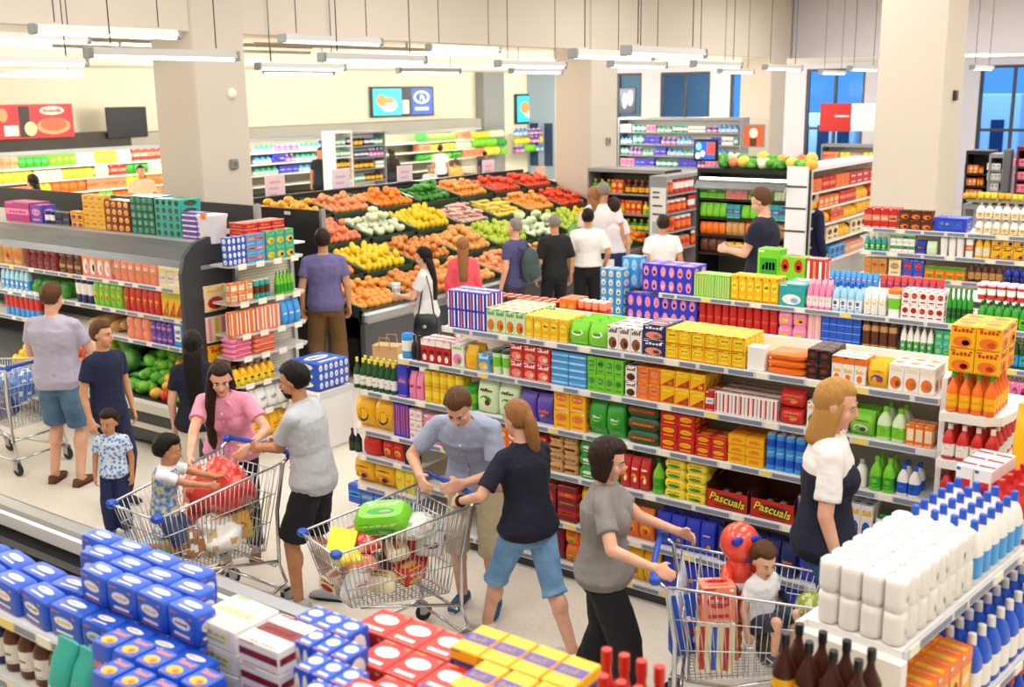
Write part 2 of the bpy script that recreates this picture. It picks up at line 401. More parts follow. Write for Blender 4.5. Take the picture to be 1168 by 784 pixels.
# ------------------------------------------------------------------ the setting
FLOORM = M(0xE2DACC, .32, kind='speckle', s=95, h2=0xCFC2AC, h3=0xEEE6D8)
WALLM = M(0xF4EEDA, .7); CREAM = M(0xD3C9BB, .75); CEILM = M(0xF0EADC, .8); COLM = M(0xCFC5B7, .7); LILAC = M(0xCFCAD4, .7)
STEEL = M(0xB8BCC0, .32, .85); CHROME = M(0xD0D3D6, .2, .95); WHITEM = M(0xF0EEEA, .4); BLACKM = M(0x141416, .5); DGREY = M(0x3A3C40, .5)
GREYM = M(0x8C8F92, .45); BRUSH = M(0xA9ACB0, .3, .9, kind='brush', h2=0x7E8286); RAILM = M(0xDADCDE, .4); INSERT = M(0x7E8698, .5)
TAGW = M(0xF4EFDC, .5); TAGY = M(0xF2D878, .5); PERF = M(0xEDE6D6, .6, kind='perf')
def slab(name, b, m):
    q = MB(); q.box(*b); return struct(name, q, [m])
slab('floor', (-27, 8.2, -4.2, 42.2, -.1, 0), FLOORM)
slab('ceiling', (-10.8, 8, -4, 26.8, 5.6, 5.75), CEILM)
slab('ceiling_low', (-27, -10.9, -4, 42.2, 4.17, 4.3), CEILM)
slab('ceiling_back', (-10.8, 8, 26.9, 33.2, 4.17, 4.3), CEILM)
slab('beam_left', (-11.1, -10.83, -4, 27.1, 4.165, 5.6), CREAM)
slab('beam_back', (-10.8, 8, 26.8, 27.1, 4.165, 5.6), LILAC)
slab('wall_left', (-26.2, -26, -4, 42.2, 0, 4.17), WALLM)
slab('wall_front', (-26, 8, -4.2, -4, 0, 5.6), CREAM)
slab('wall_right', (8, 8.2, -4, 33.2, 0, 5.6), CREAM)
for n, b in (('column_left', (-11.58, -10.8, 8.57, 9.36, 0, 5.6)), ('column_middle', (-11.6, -10.8, 17.4, 18.35, 0, 5.6)),
             ('column_right', (-4.36, -3.57, 13.5, 14.3, 0, 5.6)), ('column_far', (-11.6, -10.8, 25.6, 26.5, 0, 5.6))):
    q = MB(); q.box(*b, 0, .02); struct(n, q, [COLM])
q = MB(); y_ = solve_y(552, -25.6, 3.2); q.box(-26, -25.6, y_, y_ + 1.3, 0, 4.17); struct('wall_recess', q, [GREYM])
# window wall at the back, glass between dark mullions
q = MB(); q.box(-20.7, 8, 33.0, 33.2, 0, .6); q.box(-20.7, 8, 33.0, 33.2, 4.0, 4.3)
WXS = [-19.4 + 2.5 * i for i in range(10)]
for x in [-20.55] + [a + 1.25 for a in WXS[:-1]] + [5.7]: q.box(x - (.15 if x < -20 else .35 if x < 5 else 2.3), x + (.3 if x < -20 else .35 if x < 5 else 2.3), 33.0, 33.2, .6, 4.0)
struct('wall_back', q, [LILAC])
slab('wall_corner', (-26, -20.5, 42, 42.2, 0, 4.17), WALLM); slab('wall_return', (-20.75, -20.55, 33, 42.2, 0, 4.3), WALLM)
for i, x in enumerate(WXS):
    w = .9
    o = obj('window_%d' % (i + 1), None, None, (x, 33.1, 2.3)); o['kind'] = 'structure'
    q = MB(); q.box(-w, w, -.02, .02, -1.7, 1.7); obj('pane', q.mesh('pane', [M(0x9CC8F0, .02, kind='glass')]), o)
    q = MB()
    for a in (-w, -.05, w - .08): q.box(a, a + .08, -.05, .05, -1.7, 1.7)
    for a in (-1.7, -.1, 1.62): q.box(-w, w, -.045, .045, a, a + .08)
    obj('window_frame', q.mesh('window_frame', [DGREY]), o)
# ------------------------------------------------------------------ gondolas
def price_rail(mb, x0, x1, y, z, seed, dense=.75):
    """mesh of a shelf price rail facing -y: slots 0 rail, 1 insert, 2 tag, 3 yellow tag"""
    r = random.Random(seed); mb.box(x0, x1, y - .012, y, z - .04, z + .006, 0, .004); x = x0 + .03
    while x < x1 - .1:
        w = r.uniform(.06, .09)
        if r.random() < dense:
            mi = 2 if r.random() < .8 else 3; t = min(x + w, x1 - .01); mb.box(x, t, y - .0165, y - .012, z - .036, z + .002, mi); x = t
        w = min(r.uniform(.12, .3), x1 - .01 - x)
        if w > .05: mb.box(x + .01, x + w, y - .014, y - .012, z - .03, z - .004, 1)
        x += w + .02
def rails(parent, x0, x1, y, z, seed):
    q = MB(); price_rail(q, x0, x1, y, z, seed); obj('price_rail', q.mesh('price_rail', [RAILM, INSERT, TAGW, TAGY]), parent)
def shelf_plate(parent, x0, x1, y0, y1, z, seed, m=None, lc=0.0):
    q = MB(); t = .022
    pts = [(x0 + lc, y0), (x1, y0), (x1, y1), (x0, y1), (x0, y0 + lc)] if lc else [(x0, y0), (x1, y0), (x1, y1), (x0, y1)]
    q.loft([[(a, b, z - t) for a, b in pts], [(a, b, z - .0005) for a, b in pts]])
    s = obj('shelf', q.mesh('shelf', [m or WHITEM]), parent); rails(s, x0 + lc, x1, y0, z, seed); return s
g = thing('gondola_shelving', 'long white gondola shelving stacked with groceries behind the trolleys', 'shelving')
GY, GD = 6.14, .46
q = MB(); q.box(-6.08, -1.5, GY + .03, 7.1, 0, .1); obj('kick_plate', q.mesh('kick_plate', [DGREY]), g)
q = MB(); q.box(-4.55, -1.5, GY + GD, GY + GD + .04, .1, 1.868); q.box(-5.3, -4.55, GY + GD, GY + GD + .04, .1, 1.62); q.box(-5.8, -5.3, GY + GD, GY + GD + .04, .1, 1.3)
obj('back_panel', q.mesh('back_panel', [PERF]), g)
q = MB()
for x in (-5.3, -4.05, -2.8, -1.53): q.box(x - .02, x + .02, GY + GD - .025, GY + GD, .1, 1.6 if x < -4.6 else 1.868)
obj('upright', q.mesh('upright', [WHITEM]), g)
for i, (z, x0, x1, lc) in enumerate(((1.74, -5.1, -1.52, .0), (1.435, -5.62, -1.52, .08), (1.12, -6.1, -1.52, .12), (.79, -6.12, -1.52, .1), (.57, -6.12, -5.4, .1), (.43, -5.38, -1.52, 0), (.31, -6.14, -5.4, .1), (.12, -6.1, -1.52, .1))):
    shelf_plate(g, x0, x1, GY, GY + GD, z, 10 + i, None, lc)
shelf_plate(g, -5.1, -1.52, GY + GD + .06, GY + GD + .5, 1.74, 30)
PHA, PHB, PHC, PHD, PHE = 'gondola top shelf', 'gondola second shelf', 'gondola third shelf', 'gondola fourth shelf', 'gondola fifth shelf'
stock('Y', GY, 1.74, PHA, '''
509 553 40 4 2 2 box IWO:vs snack_box striped indigo box
553 597 27 4 1 4 box qOG:pic juice_carton pale fruit carton
597 645 25 5 1 3 box YLW:oval tea_box yellow tea box
646 690 26 2 1 3 pouch gWG:oval snack_bag lime green pouch
691 730 27 3 1 3 box WuU:pic cocoa_box white cocoa box
731 757 34 1 2 2 box NsW:pic fish_pack navy salmon pack
757 848 33 6 2 4 box YLU:oval soup_box golden soup box
850 870 26 1 1 1 box WWS:plain white_carton plain white carton
871 917 24 1 3 1 flat OsO:plain bread_pack flat orange pack
918 945 33 2 2 3 box KUR:oval coffee_box black coffee box
946 985 30 3 1 2 box WOY:top biscuit_box white biscuit box
986 1010 29 1 1 2 bag YBR:pic crisp_bag bright yellow crisp bag
1011 1064 30 3 1 2 box WOC:pic cereal_box white orange-print cereal box
''', maxd=.4)
stock('Y', GY, 1.435, PHB, '''
454 465 27 1 1 1 can bWB:plain drink_can tall light-blue can
466 478 27 2 1 1 bottle KKK:plain sauce_bottle slim black bottle
479 512 26 4 1 2 box RWK:top drink_box red-orange drink box
513 527 27 1 1 2 box WPg:pic floral_box pink floral box
528 542 26 1 1 2 pouch YKY:wedge snack_pouch yellow-black pouch
543 557 20 1 1 2 box bYW:pic fish_box blue fish box
558 579 27 2 1 2 tub qgD:pic spread_tub green lidded tub
580 626 37 3 2 3 box RsW:pic soup_packet red soup packet
627 667 37 2 5 2 box baW:band wafer_pack flat sky-blue pack
668 709 38 4 2 2 box gGW:oval green_box lime green box
711 724 34 1 2 2 box WUU:pic coffee_packet white coffee packet
725 751 36 2 2 2 box OsY:oval soup_carton orange soup box
751 802 37 3 2 3 box YRL:wedge stock_box yellow red-wedge box
803 812 22 1 1 2 box RWW:band red_box narrow red box
813 884 23 5 1 3 box WRS:vs drink_pack white red-print box
885 914 38 1 2 1 pouch RYs:pic red_pouch red snack pouch
918 964 30 3 1 2 box WGY:pic cracker_box white cracker box
965 994 28 1 1 2 bag gWD:pic salad_bag green salad bag
996 1030 36 2 1 2 jug qgg:oval milk_bottle pale green milk bottle
1031 1062 24 3 1 2 box OCW:label orange_box small orange box
''', hmax=0.275, maxd=.4)
stock('Y', GY, 1.12, PHC, '''
452 463 36 1 1 2 box IVP:band cereal_carton indigo cereal carton
464 480 30 2 1 1 pouch PWR:band pink_pouch pink pouch
481 525 35 5 2 2 can YLg:band pickle_can yellow-green can
527 540 26 1 1 2 tub GgG:band green_tub dark green tub
541 588 40 2 1 2 pouch qGU:pic tea_pouch green-white pouch
590 628 33 2 1 2 bag VYO:top crisp_bag purple-gold bag
630 666 43 2 2 2 box YOW:oval fruit_box orange-fruit box
668 709 38 2 1 2 bag GgW:oval pasta_bag bright green bag
711 750 45 1 3 2 flat DRg:band noodle_pack green noodle pack
751 790 42 2 3 2 box RYR:oval pasta_box red pasta box
791 827 24 2 2 2 box RYR:oval biscuit_tin flat red box
828 869 32 2 3 2 box YOO:stack_1 rusk_pack yellow rusk pack
870 914 40 4 2 2 can bBW:band energy_can bright blue can
917 955 30 3 1 1 pouch WGL:oval flour_pouch white pouch
957 985 30 2 1 1 jug WWS:oval cleaner_bottle cloudy white bottle
988 1017 37 2 1 2 jug gGg:oval soap_bottle lime soap bottle
1019 1046 34 2 1 2 jug WBB:oval bleach_bottle white blue-cap bottle
''', hmax=0.285, maxd=.4)
stock('Y', GY, .79, PHD, '''
402 446 36 2 1 2 bag YKY:smile sugar_bag plump yellow bag
447 465 37 3 1 2 box IOV:vs rice_box indigo rice box
466 480 34 2 1 1 box WRP:stack_3 wafer_box pink-white box
482 545 32 5 1 1 box PWR:oval pink_box pink paper box
547 560 30 1 1 1 bottle bWB:plain water_bottle small blue bottle
562 592 36 2 2 2 box OWY:oval cocoa_packet orange-white packet
594 622 34 2 2 1 box ROY:oval tea_packet red-gold packet
624 656 46 2 4 1 flat AUC:band seed_sachet brown seed sachet
658 703 42 2 3 2 flat GWD:oval pea_pack green-white pack
705 738 36 3 1 1 pouch RYW:pic sauce_pouch red sauce pouch
740 753 40 1 1 1 bottle gGD:band oil_bottle green oil bottle
755 803 44 2 4 2 flat LGR:pic bean_pack yellow-green pack
907 950 36 3 1 1 box BWY:pic tissue_box blue tissue box
952 992 40 3 1 2 box WBY:pic detergent_box blue-white detergent box
994 1022 30 2 1 2 can WRG:pic spray_can white spray can
1024 1046 30 2 1 2 jug WSB:oval gel_bottle white gel bottle
''', hmax=0.3, maxd=.4)
stock('Y', GY, .43, PHE, '''
548 585 36 2 1 1 bag VPW:oval rice_bag purple rice bag
587 632 38 3 1 1 box mRY:oval pasta_carton maroon carton
634 656 40 1 2 2 box mRY:band pasta_packet dark-red packet
658 690 44 1 2 2 bag YLG:pic noodle_bag yellow-green bag
692 742 36 3 1 1 bag OYR:pic pasta_bag orange bag
745 812 38 4 1 2 bag IOY:wedge coffee_bag navy coffee bag
814 905 38 5 1 2 pouch NYO:band coffee_pouch navy-gold pouch
907 950 34 2 1 1 bag IWO:band coffee_sack indigo sack
''', hmax=0.33, maxd=.4)
stock('Y', GY, .12, 'gondola bottom shelf', '''
548 575 36 2 1 1 bag BIW:oval rice_sack deep blue sack
577 640 34 4 1 1 bag mPW:stack_3 flour_sack maroon-white sack
642 672 40 2 2 1 bag OYG:pic pasta_sack orange pasta bag
674 750 40 4 1 1 bag YgR:pic dog_food_bag yellow bag
752 905 40 7 1 1 bag INY:band cat_food_bag dark blue bag
''', hmax=0.28, maxd=.4)
stock('Y', GY, .57, 'left bay lower shelf', '''
395 408 26 2 1 1 bottle KDm:plain wine_miniature small dark bottle
411 431 26 1 1 1 pouch RsW:plain ham_pack red ham pouch
434 458 27 2 1 1 bag RYO:pic nacho_bag red nacho bag
460 472 26 1 1 1 box KNK:plain dark_box dark box
''', hmax=0.19, maxd=.4)
stock('Y', GY, .31, 'left bay bottom shelf', '''
400 447 36 2 1 2 bag YOK:pic sugar_sack fat yellow sack
449 470 30 2 1 1 bag LYO:oval corn_bag pale yellow bag
''', hmax=0.23, maxd=.4)
stock('Y', GY, .12, 'left bay floor shelf', '''
396 470 26 5 1 1 box BbY:band blue_box blue floor box
''', hmax=0.16, maxd=.4)
# two red display trays with a script logo
FONT = None
def script_text(txt, size, m, parent, loc, rot, name='lettering', ext=.0015, shear=.2, off=.012):
    c = bpy.data.curves.new(name, 'FONT'); c.body = txt; c.size = size; c.align_x = 'CENTER'; c.align_y = 'CENTER'; c.extrude = ext; c.shear = shear; c.offset = size * off
    o = bpy.data.objects.new(name, c); COL.objects.link(o)
    dg = bpy.context.evaluated_depsgraph_get(); dg.update(); me = bpy.data.meshes.new_from_object(o.evaluated_get(dg)); bpy.data.objects.remove(o)
    me.materials.clear(); me.materials.append(m); o = obj(name, me, parent, loc); o.rotation_euler = rot; return o
for i, (a, b) in enumerate(((803, 851), (853, 904))):
    x0, x1 = solve_x(a, GY, .79), solve_x(b, GY, .79); w = x1 - x0 - .004
    t = put('display_tray', product('tray', w, .2, .3, 'RUR:plain'), ((x0 + x1) / 2, GY + .175, .791), 0,
            ('red display tray with yellow script, beside the yellow-green packs', 'red display tray with yellow script, beside the blonde woman')[i], 'box', 'red display trays')
    script_text('Pascuals', .075, PM('K'), t, (0, -.1515, .066), (PI / 2, .12, 0), 'lettering_outline', .001, .2, .07)
    script_text('Pascuals', .075, PM('L'), t, (0, -.155, .066), (PI / 2, .12, 0))
    for k in range(3):
        put('snack_packet', product('flat', w * .28, .05, .18, 'UWY:oval'), ((x0 + x1) / 2 + (k - 1) * w * .31, GY + .2, .797), 0, '%s snack packet inside the red tray %s' % (ORD[k], ('beside green packs', 'beside blonde woman')[i]), 'packet', 'packets in the red trays')
# goods on the far half of the gondola top
stock('Y', GY + GD + .06, 1.74, 'rear gondola top', '''
556 634 22 8 1 2 can mUs:band bean_can brown-red can
636 655 28 2 1 2 box OsY:stack_2 orange_pack orange shrink pack
656 688 28 4 1 2 can sRW:band tomato_can orange-red can
''', maxd=.4)
# end cap on the right: rounded white shelves with juice
for i, z in enumerate((1.69, 1.42, 1.15, .8, .45, .12)):
    q = MB(); a = [(-1.5, GY - .09), (-1.27, GY - .08), (-1.19, GY - .02), (-1.16, GY + .12), (-1.16, GY + .5), (-1.5, GY + .56)]
    q.loft([[(x, y, z - .05) for x, y in a], [(x, y, z - .001) for x, y in a]])
    s = obj('end_shelf', q.mesh('end_shelf', [WHITEM]), g)
q = MB(); q.box(-1.52, -1.49, GY + .0, GY + .96, .1, 1.86); obj('end_panel', q.mesh('end_panel', [WHITEM]), g)
def grid_goods(ty, style, name, desc, x0, x1, y0, y1, z, w, d, h, nx, ny, nz, cat, where, only_visible=True, rz=0.0):
    parts = product(ty, w, h - .001, d, style)
    for k in range(nz):
        for j in range(ny):
            for i in range(nx):
                if only_visible and nz > 1 and k < nz - 1 and 0 < i < nx - 1 and 0 < j < ny - 1: continue
                loc = (x0 + (x1 - x0) * (i + .5) / nx, y0 + (y1 - y0) * (j + .5) / ny, z + k * h + .001)
                lab = ([ORD[i]] if nx > 1 else []) + [desc] + (['in', ORD[j], 'row'] if ny > 1 else []) + ([LAY[nz][k] if nz < 5 else ORD[k] + ' layer'] if nz > 1 else []) + [where]
                put(name, parts, loc, rz + random.uniform(-.02, .02), ' '.join(lab), cat, desc + ' group ' + where)
grid_goods('bottle', 'OYG:band', 'juice_bottle', 'orange juice bottle', -1.485, -1.225, GY - .07, GY + .3, 1.69, .063, .063, .225, 4, 5, 1, 'bottle', 'on gondola end shelf')
grid_goods('box', 'YOR:pic', 'juice_multipack', 'yellow juice multipack', -1.485, -1.22, GY - .06, GY + .3, 1.917, .13, .175, .13, 2, 2, 2, 'pack', 'atop juice bottles')
grid_goods('jug', 'RWW:oval', 'juice_jug', 'red juice bottle', -1.485, -1.19, GY - .08, GY + .42, 1.42, .07, .09, .2, 4, 5, 1, 'bottle', 'on middle end shelf')
grid_goods('jug', 'RKm:oval', 'sauce_jug', 'dark red bottle', -1.485, -1.19, GY - .08, GY + .42, 1.15, .07, .09, .2, 4, 4, 1, 'bottle', 'on lower end shelf')
# wine bottles on the left end
for i in range(7):
    for j in range(2):
        x = solve_x(404 + i * 7, GY, 1.12)
        put('wine_bottle', product('bottle', .062, .25, .062, 'DWL:plain'), (x + j * .02, GY + .045 + j * .075, 1.121), random.uniform(-1, 1),
            '%s yellow-capped wine bottle from the gondola end%s' % (ORD[i], ', rear row' if j else ', front row'), 'bottle', 'wine bottles on the gondola end')
# ------------------------------------------------------------------ second gondola behind
BY = 8.5
g2 = thing('gondola_shelving', 'second white gondola with blue multipacks and red cans behind the long one', 'shelving')
q = MB(); q.box(-4.9, .6, BY + .03, BY + 1.0, 0, .1); obj('kick_plate', q.mesh('kick_plate', [DGREY]), g2)
q = MB(); q.box(-4.6, .6, BY + .5, BY + .54, .1, 1.72); obj('back_panel', q.mesh('back_panel', [PERF]), g2)
for i, (z, x0) in enumerate(((1.68, -4.56), (1.39, -4.56), (1.1, -4.56), (.8, -4.56), (.45, -4.56), (.12, -4.9))): shelf_plate(g2, x0, .6, BY, BY + .5, z, 40 + i)
q = MB(); q.box(-4.56, .6, BY + .5, BY + 1.0, 1.66, 1.679); obj('top_board', q.mesh('top_board', [WHITEM]), g2)
PG1, PG2 = 'second gondola top', 'second gondola shelf'
stock('Y', BY, 1.68, PG1, '''
731 789 30 3 1 2 box IPC:ovals_2_2 baby_food_multipack blue oval-print multipack
790 831 25 7 1 3 box gqY:vs tea_carton lime green carton
832 886 28 6 1 2 box YLK:oval custard_box yellow custard box
887 916 24 1 1 2 box TWb:pic teal_box wide teal box
918 946 31 4 1 2 jug PWp:oval shampoo_bottle pink shampoo bottle
947 981 31 4 1 2 jug aWB:oval conditioner_bottle pale blue bottle
983 1008 28 3 1 2 pouch WYW:oval refill_pouch white refill pouch
1009 1025 29 1 1 2 tub WgO:band wipe_tub white orange-lid tub
1026 1075 32 5 2 2 box WRp:oval plaster_box white red-dot box
1077 1106 38 5 1 2 bottle GDG:plain cleaner_flask dark green bottle
1112 1180 28 7 1 2 jug GgD:oval washing_up_bottle green washing-up bottle
''', maxd=.44)
stock('Y', BY, 1.39, PG2, '''
713 793 34 4 1 1 box IPC:ovals_2_2 baby_food_pack blue oval-print pack
794 884 36 10 2 1 can RRs:band cola_can red can
885 918 34 2 2 1 flat PYp:pic sponge_pack pink sponge pack
919 934 34 2 1 1 box pPL:vs pastel_box pastel box
935 979 32 5 2 1 box BaB:stack_2 blue_pouch blue shrink pack
980 1020 36 4 1 1 jar AUU:band sauce_jar amber sauce jar
1024 1062 36 5 1 1 jug WGS:oval lotion_bottle white lotion bottle
1064 1082 32 2 2 1 box TgW:oval soap_box teal soap box
1140 1180 34 4 1 1 jug DbG:oval mouthwash_bottle dark green mouthwash bottle
''', hmax=0.26, maxd=.44)
stock('Y', BY, 1.1, 'second gondola third shelf', '''
1140 1180 28 4 1 1 box PMW:oval pink_packet magenta packet
''', hmax=0.25, maxd=.44)
stock('Y', BY, .8, 'second gondola fourth shelf', '''
1140 1180 28 4 1 1 pouch RKW:oval red_pack dark red pack
''', hmax=0.25, maxd=.44)
# big packs standing on the top of the second gondola
for (a, b, yt, yb, st, nm, ds) in ((863, 889, 275, 319, 'gGW:label', 'wipe_pack', 'tall bright green pack on the second gondola'), (887, 918, 281, 319, 'gRD:ovals_2_2', 'tomato_pack', 'green pack with red circles on the second gondola'),
                          (918, 940, 281, 319, 'RWs:vs', 'crisp_pack', 'tall red pack on the second gondola')):
    yy = BY + .62; x0, x1 = solve_x(a, yy, 1.8), solve_x(b, yy, 1.8); m = m_per_px(x0, yy, 1.8)
    put(nm, product('box', x1 - x0 - .004, (yb - yt) * m, .16, st), ((x0 + x1) / 2, yy + .08, 1.68), 0, ds, 'pack')
# light-blue end-cap packs
def endpacks(a, b, yt, yb, nx, nz, yv, z0, st, nm, ds, wh, dd=.16):
    x0, x1 = solve_x(a, yv, z0), solve_x(b, yv, z0); m = m_per_px(x0, yv, z0); h = (yb - yt) * m / nz
    grid_goods('box', st, nm, ds, x0, x1, yv, yv + dd, z0, (x1 - x0) / nx - .003, dd - .004, h, nx, 1, nz, 'pack', wh)
q = MB(); q.box(-5.16, -4.62, BY - .05, BY + .9, 0, 1.36); o = obj('end_plinth', q.mesh('end_plinth', [DGREY]), g2)
endpacks(684, 709, 303, 360, 3, 3, BY - .03, 1.361, 'bCB:ovals_1_2', 'milk_pack', 'slim light-blue cream-dot pack', 'on second gondola end')
endpacks(709, 728, 303, 335, 1, 1, BY + .12, 1.68, 'baW:ovals_2_2', 'water_pack', 'sky-blue pack beside cream-dot packs', 'on second gondola end')
# blocks added outside to vary the blue tones in the back windows
for i, (x0, x1, z0, z1, c) in enumerate(((-26, -17.5, 0, 5, 0xA8B8CC), (-16.2, -12.6, 0, 2.6, 0xD8E4F0), (-12, -9.5, 0, 4.5, 0x3C64A0), (-9.3, -7.6, .2, 3.2, 0xE4ECF4), (-7.2, -5.2, 0, 1.8, 0x1C3C78), (-5.0, -3.2, 0, 5, 0x8CA8CC), (-2.8, 1, 0, 1.6, 0x24508C), (1.3, 5, 0, 5, 0x6088B8))):
    q = MB(); q.box(x0, x1, 37 + .2 * i, 38 + .2 * i, z0, z1, 0, .05)
    for k in range(int((x1 - x0) / .7)): q.box(x0 + .15 + k * .7, x0 + .55 + k * .7, 36.98 + .2 * i, 37.01 + .2 * i, z0 + .5, min(z1 - .2, z0 + 2.2), 1)
    struct('outside_tone_block_%d' % (i + 1), q, [M(c, .6), M(0x2A4468, .2)])
outside_fill = bpy.data.lights.new('outside_fill_light', 'AREA'); outside_fill.shape = 'RECTANGLE'; outside_fill.size = 30; outside_fill.size_y = 3; outside_fill.energy = 1500; outside_fill.color = (.75, .87, 1)  # added area lamp brightening the outside blocks in place of daylight
so = bpy.data.objects.new('outside_fill_light', outside_fill); COL.objects.link(so); so.location = (-5, 34.5, 7); so.rotation_euler = (math.radians(48), 0, 0)
# ------------------------------------------------------------------ people
SKIN = {'fair': M(0xE9B699, kind='skin', h2=0xDFA283), 'tan': M(0xC98F66, kind='skin', h2=0xBA7F58), 'olive': M(0xD9A27C, kind='skin', h2=0xCB906B), 'brown': M(0x9A6A48, kind='skin', h2=0x8A5C3E)}
HAIRC = {'black': M(0x17120F, kind='hair'), 'dark': M(0x2E1E15, kind='hair'), 'brown': M(0x5A3A22, kind='hair'), 'blonde': M(0xB98848, kind='hair'), 'grey': M(0x8A8078, kind='hair'), 'light': M(0x96663A, kind='hair')}
EYEW = M(0xCFC4BA, .4); EYEI = M(0x2A1A10, .3); LIPM = M(0xB4605A, .5)
def remesh(mb, mats, vox, it=4, disp=0.0, fac=.5):
    me = mb.mesh('tmp', [mats[0]]); o = bpy.data.objects.new('tmp', me); COL.objects.link(o)
    m = o.modifiers.new('r', 'REMESH'); m.mode = 'VOXEL'; m.voxel_size = vox; m.use_smooth_shade = True
    if it:
        s = o.modifiers.new('s', 'SMOOTH'); s.iterations = it; s.factor = fac
    dg = bpy.context.evaluated_depsgraph_get(); dg.update()
    r = bpy.data.meshes.new_from_object(o.evaluated_get(dg)); bpy.data.objects.remove(o); bpy.data.meshes.remove(me)
    r.materials.clear()
    for x in mats: r.materials.append(x)
    if disp:
        nn = [v.normal.copy() for v in r.vertices]
        for v, n in zip(r.vertices, nn):
            c = v.co
            k = noise.noise(Vector((c.x * 7, c.y * 7, c.z * 9))) + .6 * noise.noise(Vector((c.x * 16, c.y * 16, c.z * 22 + 9)))
            v.co = c + n * disp * k
    return r
def seg(mb, a, b, ra, rb, flat=False, n=12):
    a, b = Vector(a), Vector(b); mid = a.lerp(b, .5)
    mb.tube([a, a.lerp(b, .33), a.lerp(b, .67), b], [ra, ra * .67 + rb * .33 , ra * .33 + rb * .67, rb], n)
    mb.ell(a, ra * .99, ra * .99, ra * .99, n, 8)
    if not flat: mb.ell(b, rb * .99, rb * .99, rb * .99, n, 8)
def ik(S_, T, a, b, pole):
    d = T - S_; L = min(d.length, (a + b) * .995); d = d.normalized(); T = S_ + d * L
    x = (a * a - b * b + L * L) / (2 * L); h = math.sqrt(max(a * a - x * x, 0)); p = pole - d * pole.dot(d)
    p = p.normalized() if p.length > 1e-4 else d.orthogonal().normalized()
    return S_ + d * x + p * h, T
TORSO = {'m': [(.84, .12, .095), (.93, .165, .118), (1.03, .152, .108), (1.14, .152, .108), (1.26, .172, .12), (1.36, .185, .118), (1.43, .15, .085), (1.475, .066, .06)],
         'f': [(.84, .125, .1), (.92, .18, .122), (1.02, .148, .105), (1.12, .13, .095), (1.24, .15, .105), (1.34, .16, .105), (1.42, .13, .075), (1.475, .056, .053)]}
def person(label, x, y, face, h, sex='m', skin='fair', hair=('short', 'dark'), top=('tee', 0xFFFFFF), bottom=('pants', 0x222222), shoes=('shoe', 0x333333),
           lean=0, twist=0, head=(0, 0), L=None, R=None, fL=(-.1, 0), fR=(.1, 0), girth=1.0, hs=1.0, vox=.008, z0=0.0, hip=None, group=None, beard=False, kneeL=None, kneeR=None,
           topkw=None, grip=.5, sleeve=.62, eyes=True, hem=.86, cat='person', collar=False):
    s = h / 1.75; rz = math.radians(face - 90); root = thing('person', label, cat, (x, y, z0), rz, group)
    Rw = Matrix.Rotation(-rz, 3, 'Z')
    def loc(t):
        if t[0] == 'w': return (Rw @ (Vector(t[1:]) - Vector((x, y, z0)))) / s
        return Vector(t)
    hz = .93 if hip is None else hip; dz = hz - .93; lr = math.radians(lean); tw = math.radians(twist)
    def spine(z):
        p = Vector((0, 0, .93)); n = 24; st = (z - .93) / n
        if z <= .93: return Vector((0, 0, z + dz)), 0.0
        a = 0
        for i in range(n):
            zz = .93 + st * (i + .5); a = lr * min(1, (zz - .93) / .22); p += Vector((0, math.sin(a), math.cos(a))) * st
        return p + Vector((0, 0, dz)), a
    def frame(z):
        p, a = spine(z); t = tw * max(0, min(1, (z - .95) / .35))
        u = Vector((0, math.sin(a), math.cos(a))); r = Matrix.Rotation(t, 3, u) @ Vector((1, 0, 0)); f = u.cross(r)
        return p, r, f, u
    TR = TORSO[sex]
    def torso(mb, z0_, z1, off, bust=True, flare=0.0, offz=0):
        zs = [t[0] for t in TR]; zz = sorted(set([z0_, z1] + [z for z in zs if z0_ < z < z1])); rings = []
        for z in zz:
            k = max(i for i in range(len(TR)) if TR[i][0] <= max(z, TR[0][0])); k = min(k, len(TR) - 2)
            t = (z - TR[k][0]) / (TR[k + 1][0] - TR[k][0]); t = max(0, min(1, t))
            rx = TR[k][1] * (1 - t) + TR[k + 1][1] * t; ry = TR[k][2] * (1 - t) + TR[k + 1][2] * t
            g = girth if z < 1.4 else 1 + (girth - 1) * .4
            fl = flare * max(0, (1.15 - z) / .3); p, r, f, u = frame(z); rx = rx * g + off + fl; ry = ry * g + off + fl
            rings.append([p + r * (rx * math.cos(2 * PI * j / 20)) + f * (ry * math.sin(2 * PI * j / 20)) for j in range(20)])
        mb.loft(rings)
        if sex == 'f' and bust and z1 > 1.25:
            p, r, f, u = frame(1.265)
            for sg in (-1, 1): mb.ell(p + r * sg * .072 * girth + f * .075 * girth, .062 * girth + off, .055 * girth + off, .062 * girth + off)
    # joints
    pS, rS, fS, uS = frame(1.4); sw = (.172 if sex == 'm' else .148) * (1 + (girth - 1) * .7)
    sh = {'L': pS - rS * sw, 'R': pS + rS * sw}
    pH = {'L': Vector((-.088, 0, hz - .02)), 'R': Vector((.088, 0, hz - .02))}
    arms = {}; legs = {}
    for sd, T, sg in (('L', L, -1), ('R', R, 1)):
        S_ = sh[sd]
        T = loc(T) if T else S_ + rS * sg * .07 + Vector((0, .05, -.52))
        pole = rS * sg * .5 - fS * .8 - Vector((0, 0, .35))
        e, t = ik(S_, T, .285, .255, pole); arms[sd] = (S_, e, t)
    for sd, F, sg, kn in (('L', fL, -1, kneeL), ('R', fR, 1, kneeR)):
        A = Vector((F[0], F[1], .085 if len(F) < 3 else F[2]))
        k, t = ik(pH[sd], A, .43, .42, Vector(kn) if kn else Vector((sg * .12, 1, 0))); legs[sd] = (pH[sd], k, t, F)
    # head frame
    pN, rN, fN, uN = frame(1.47); hp, hy = math.radians(head[0]), math.radians(head[1])
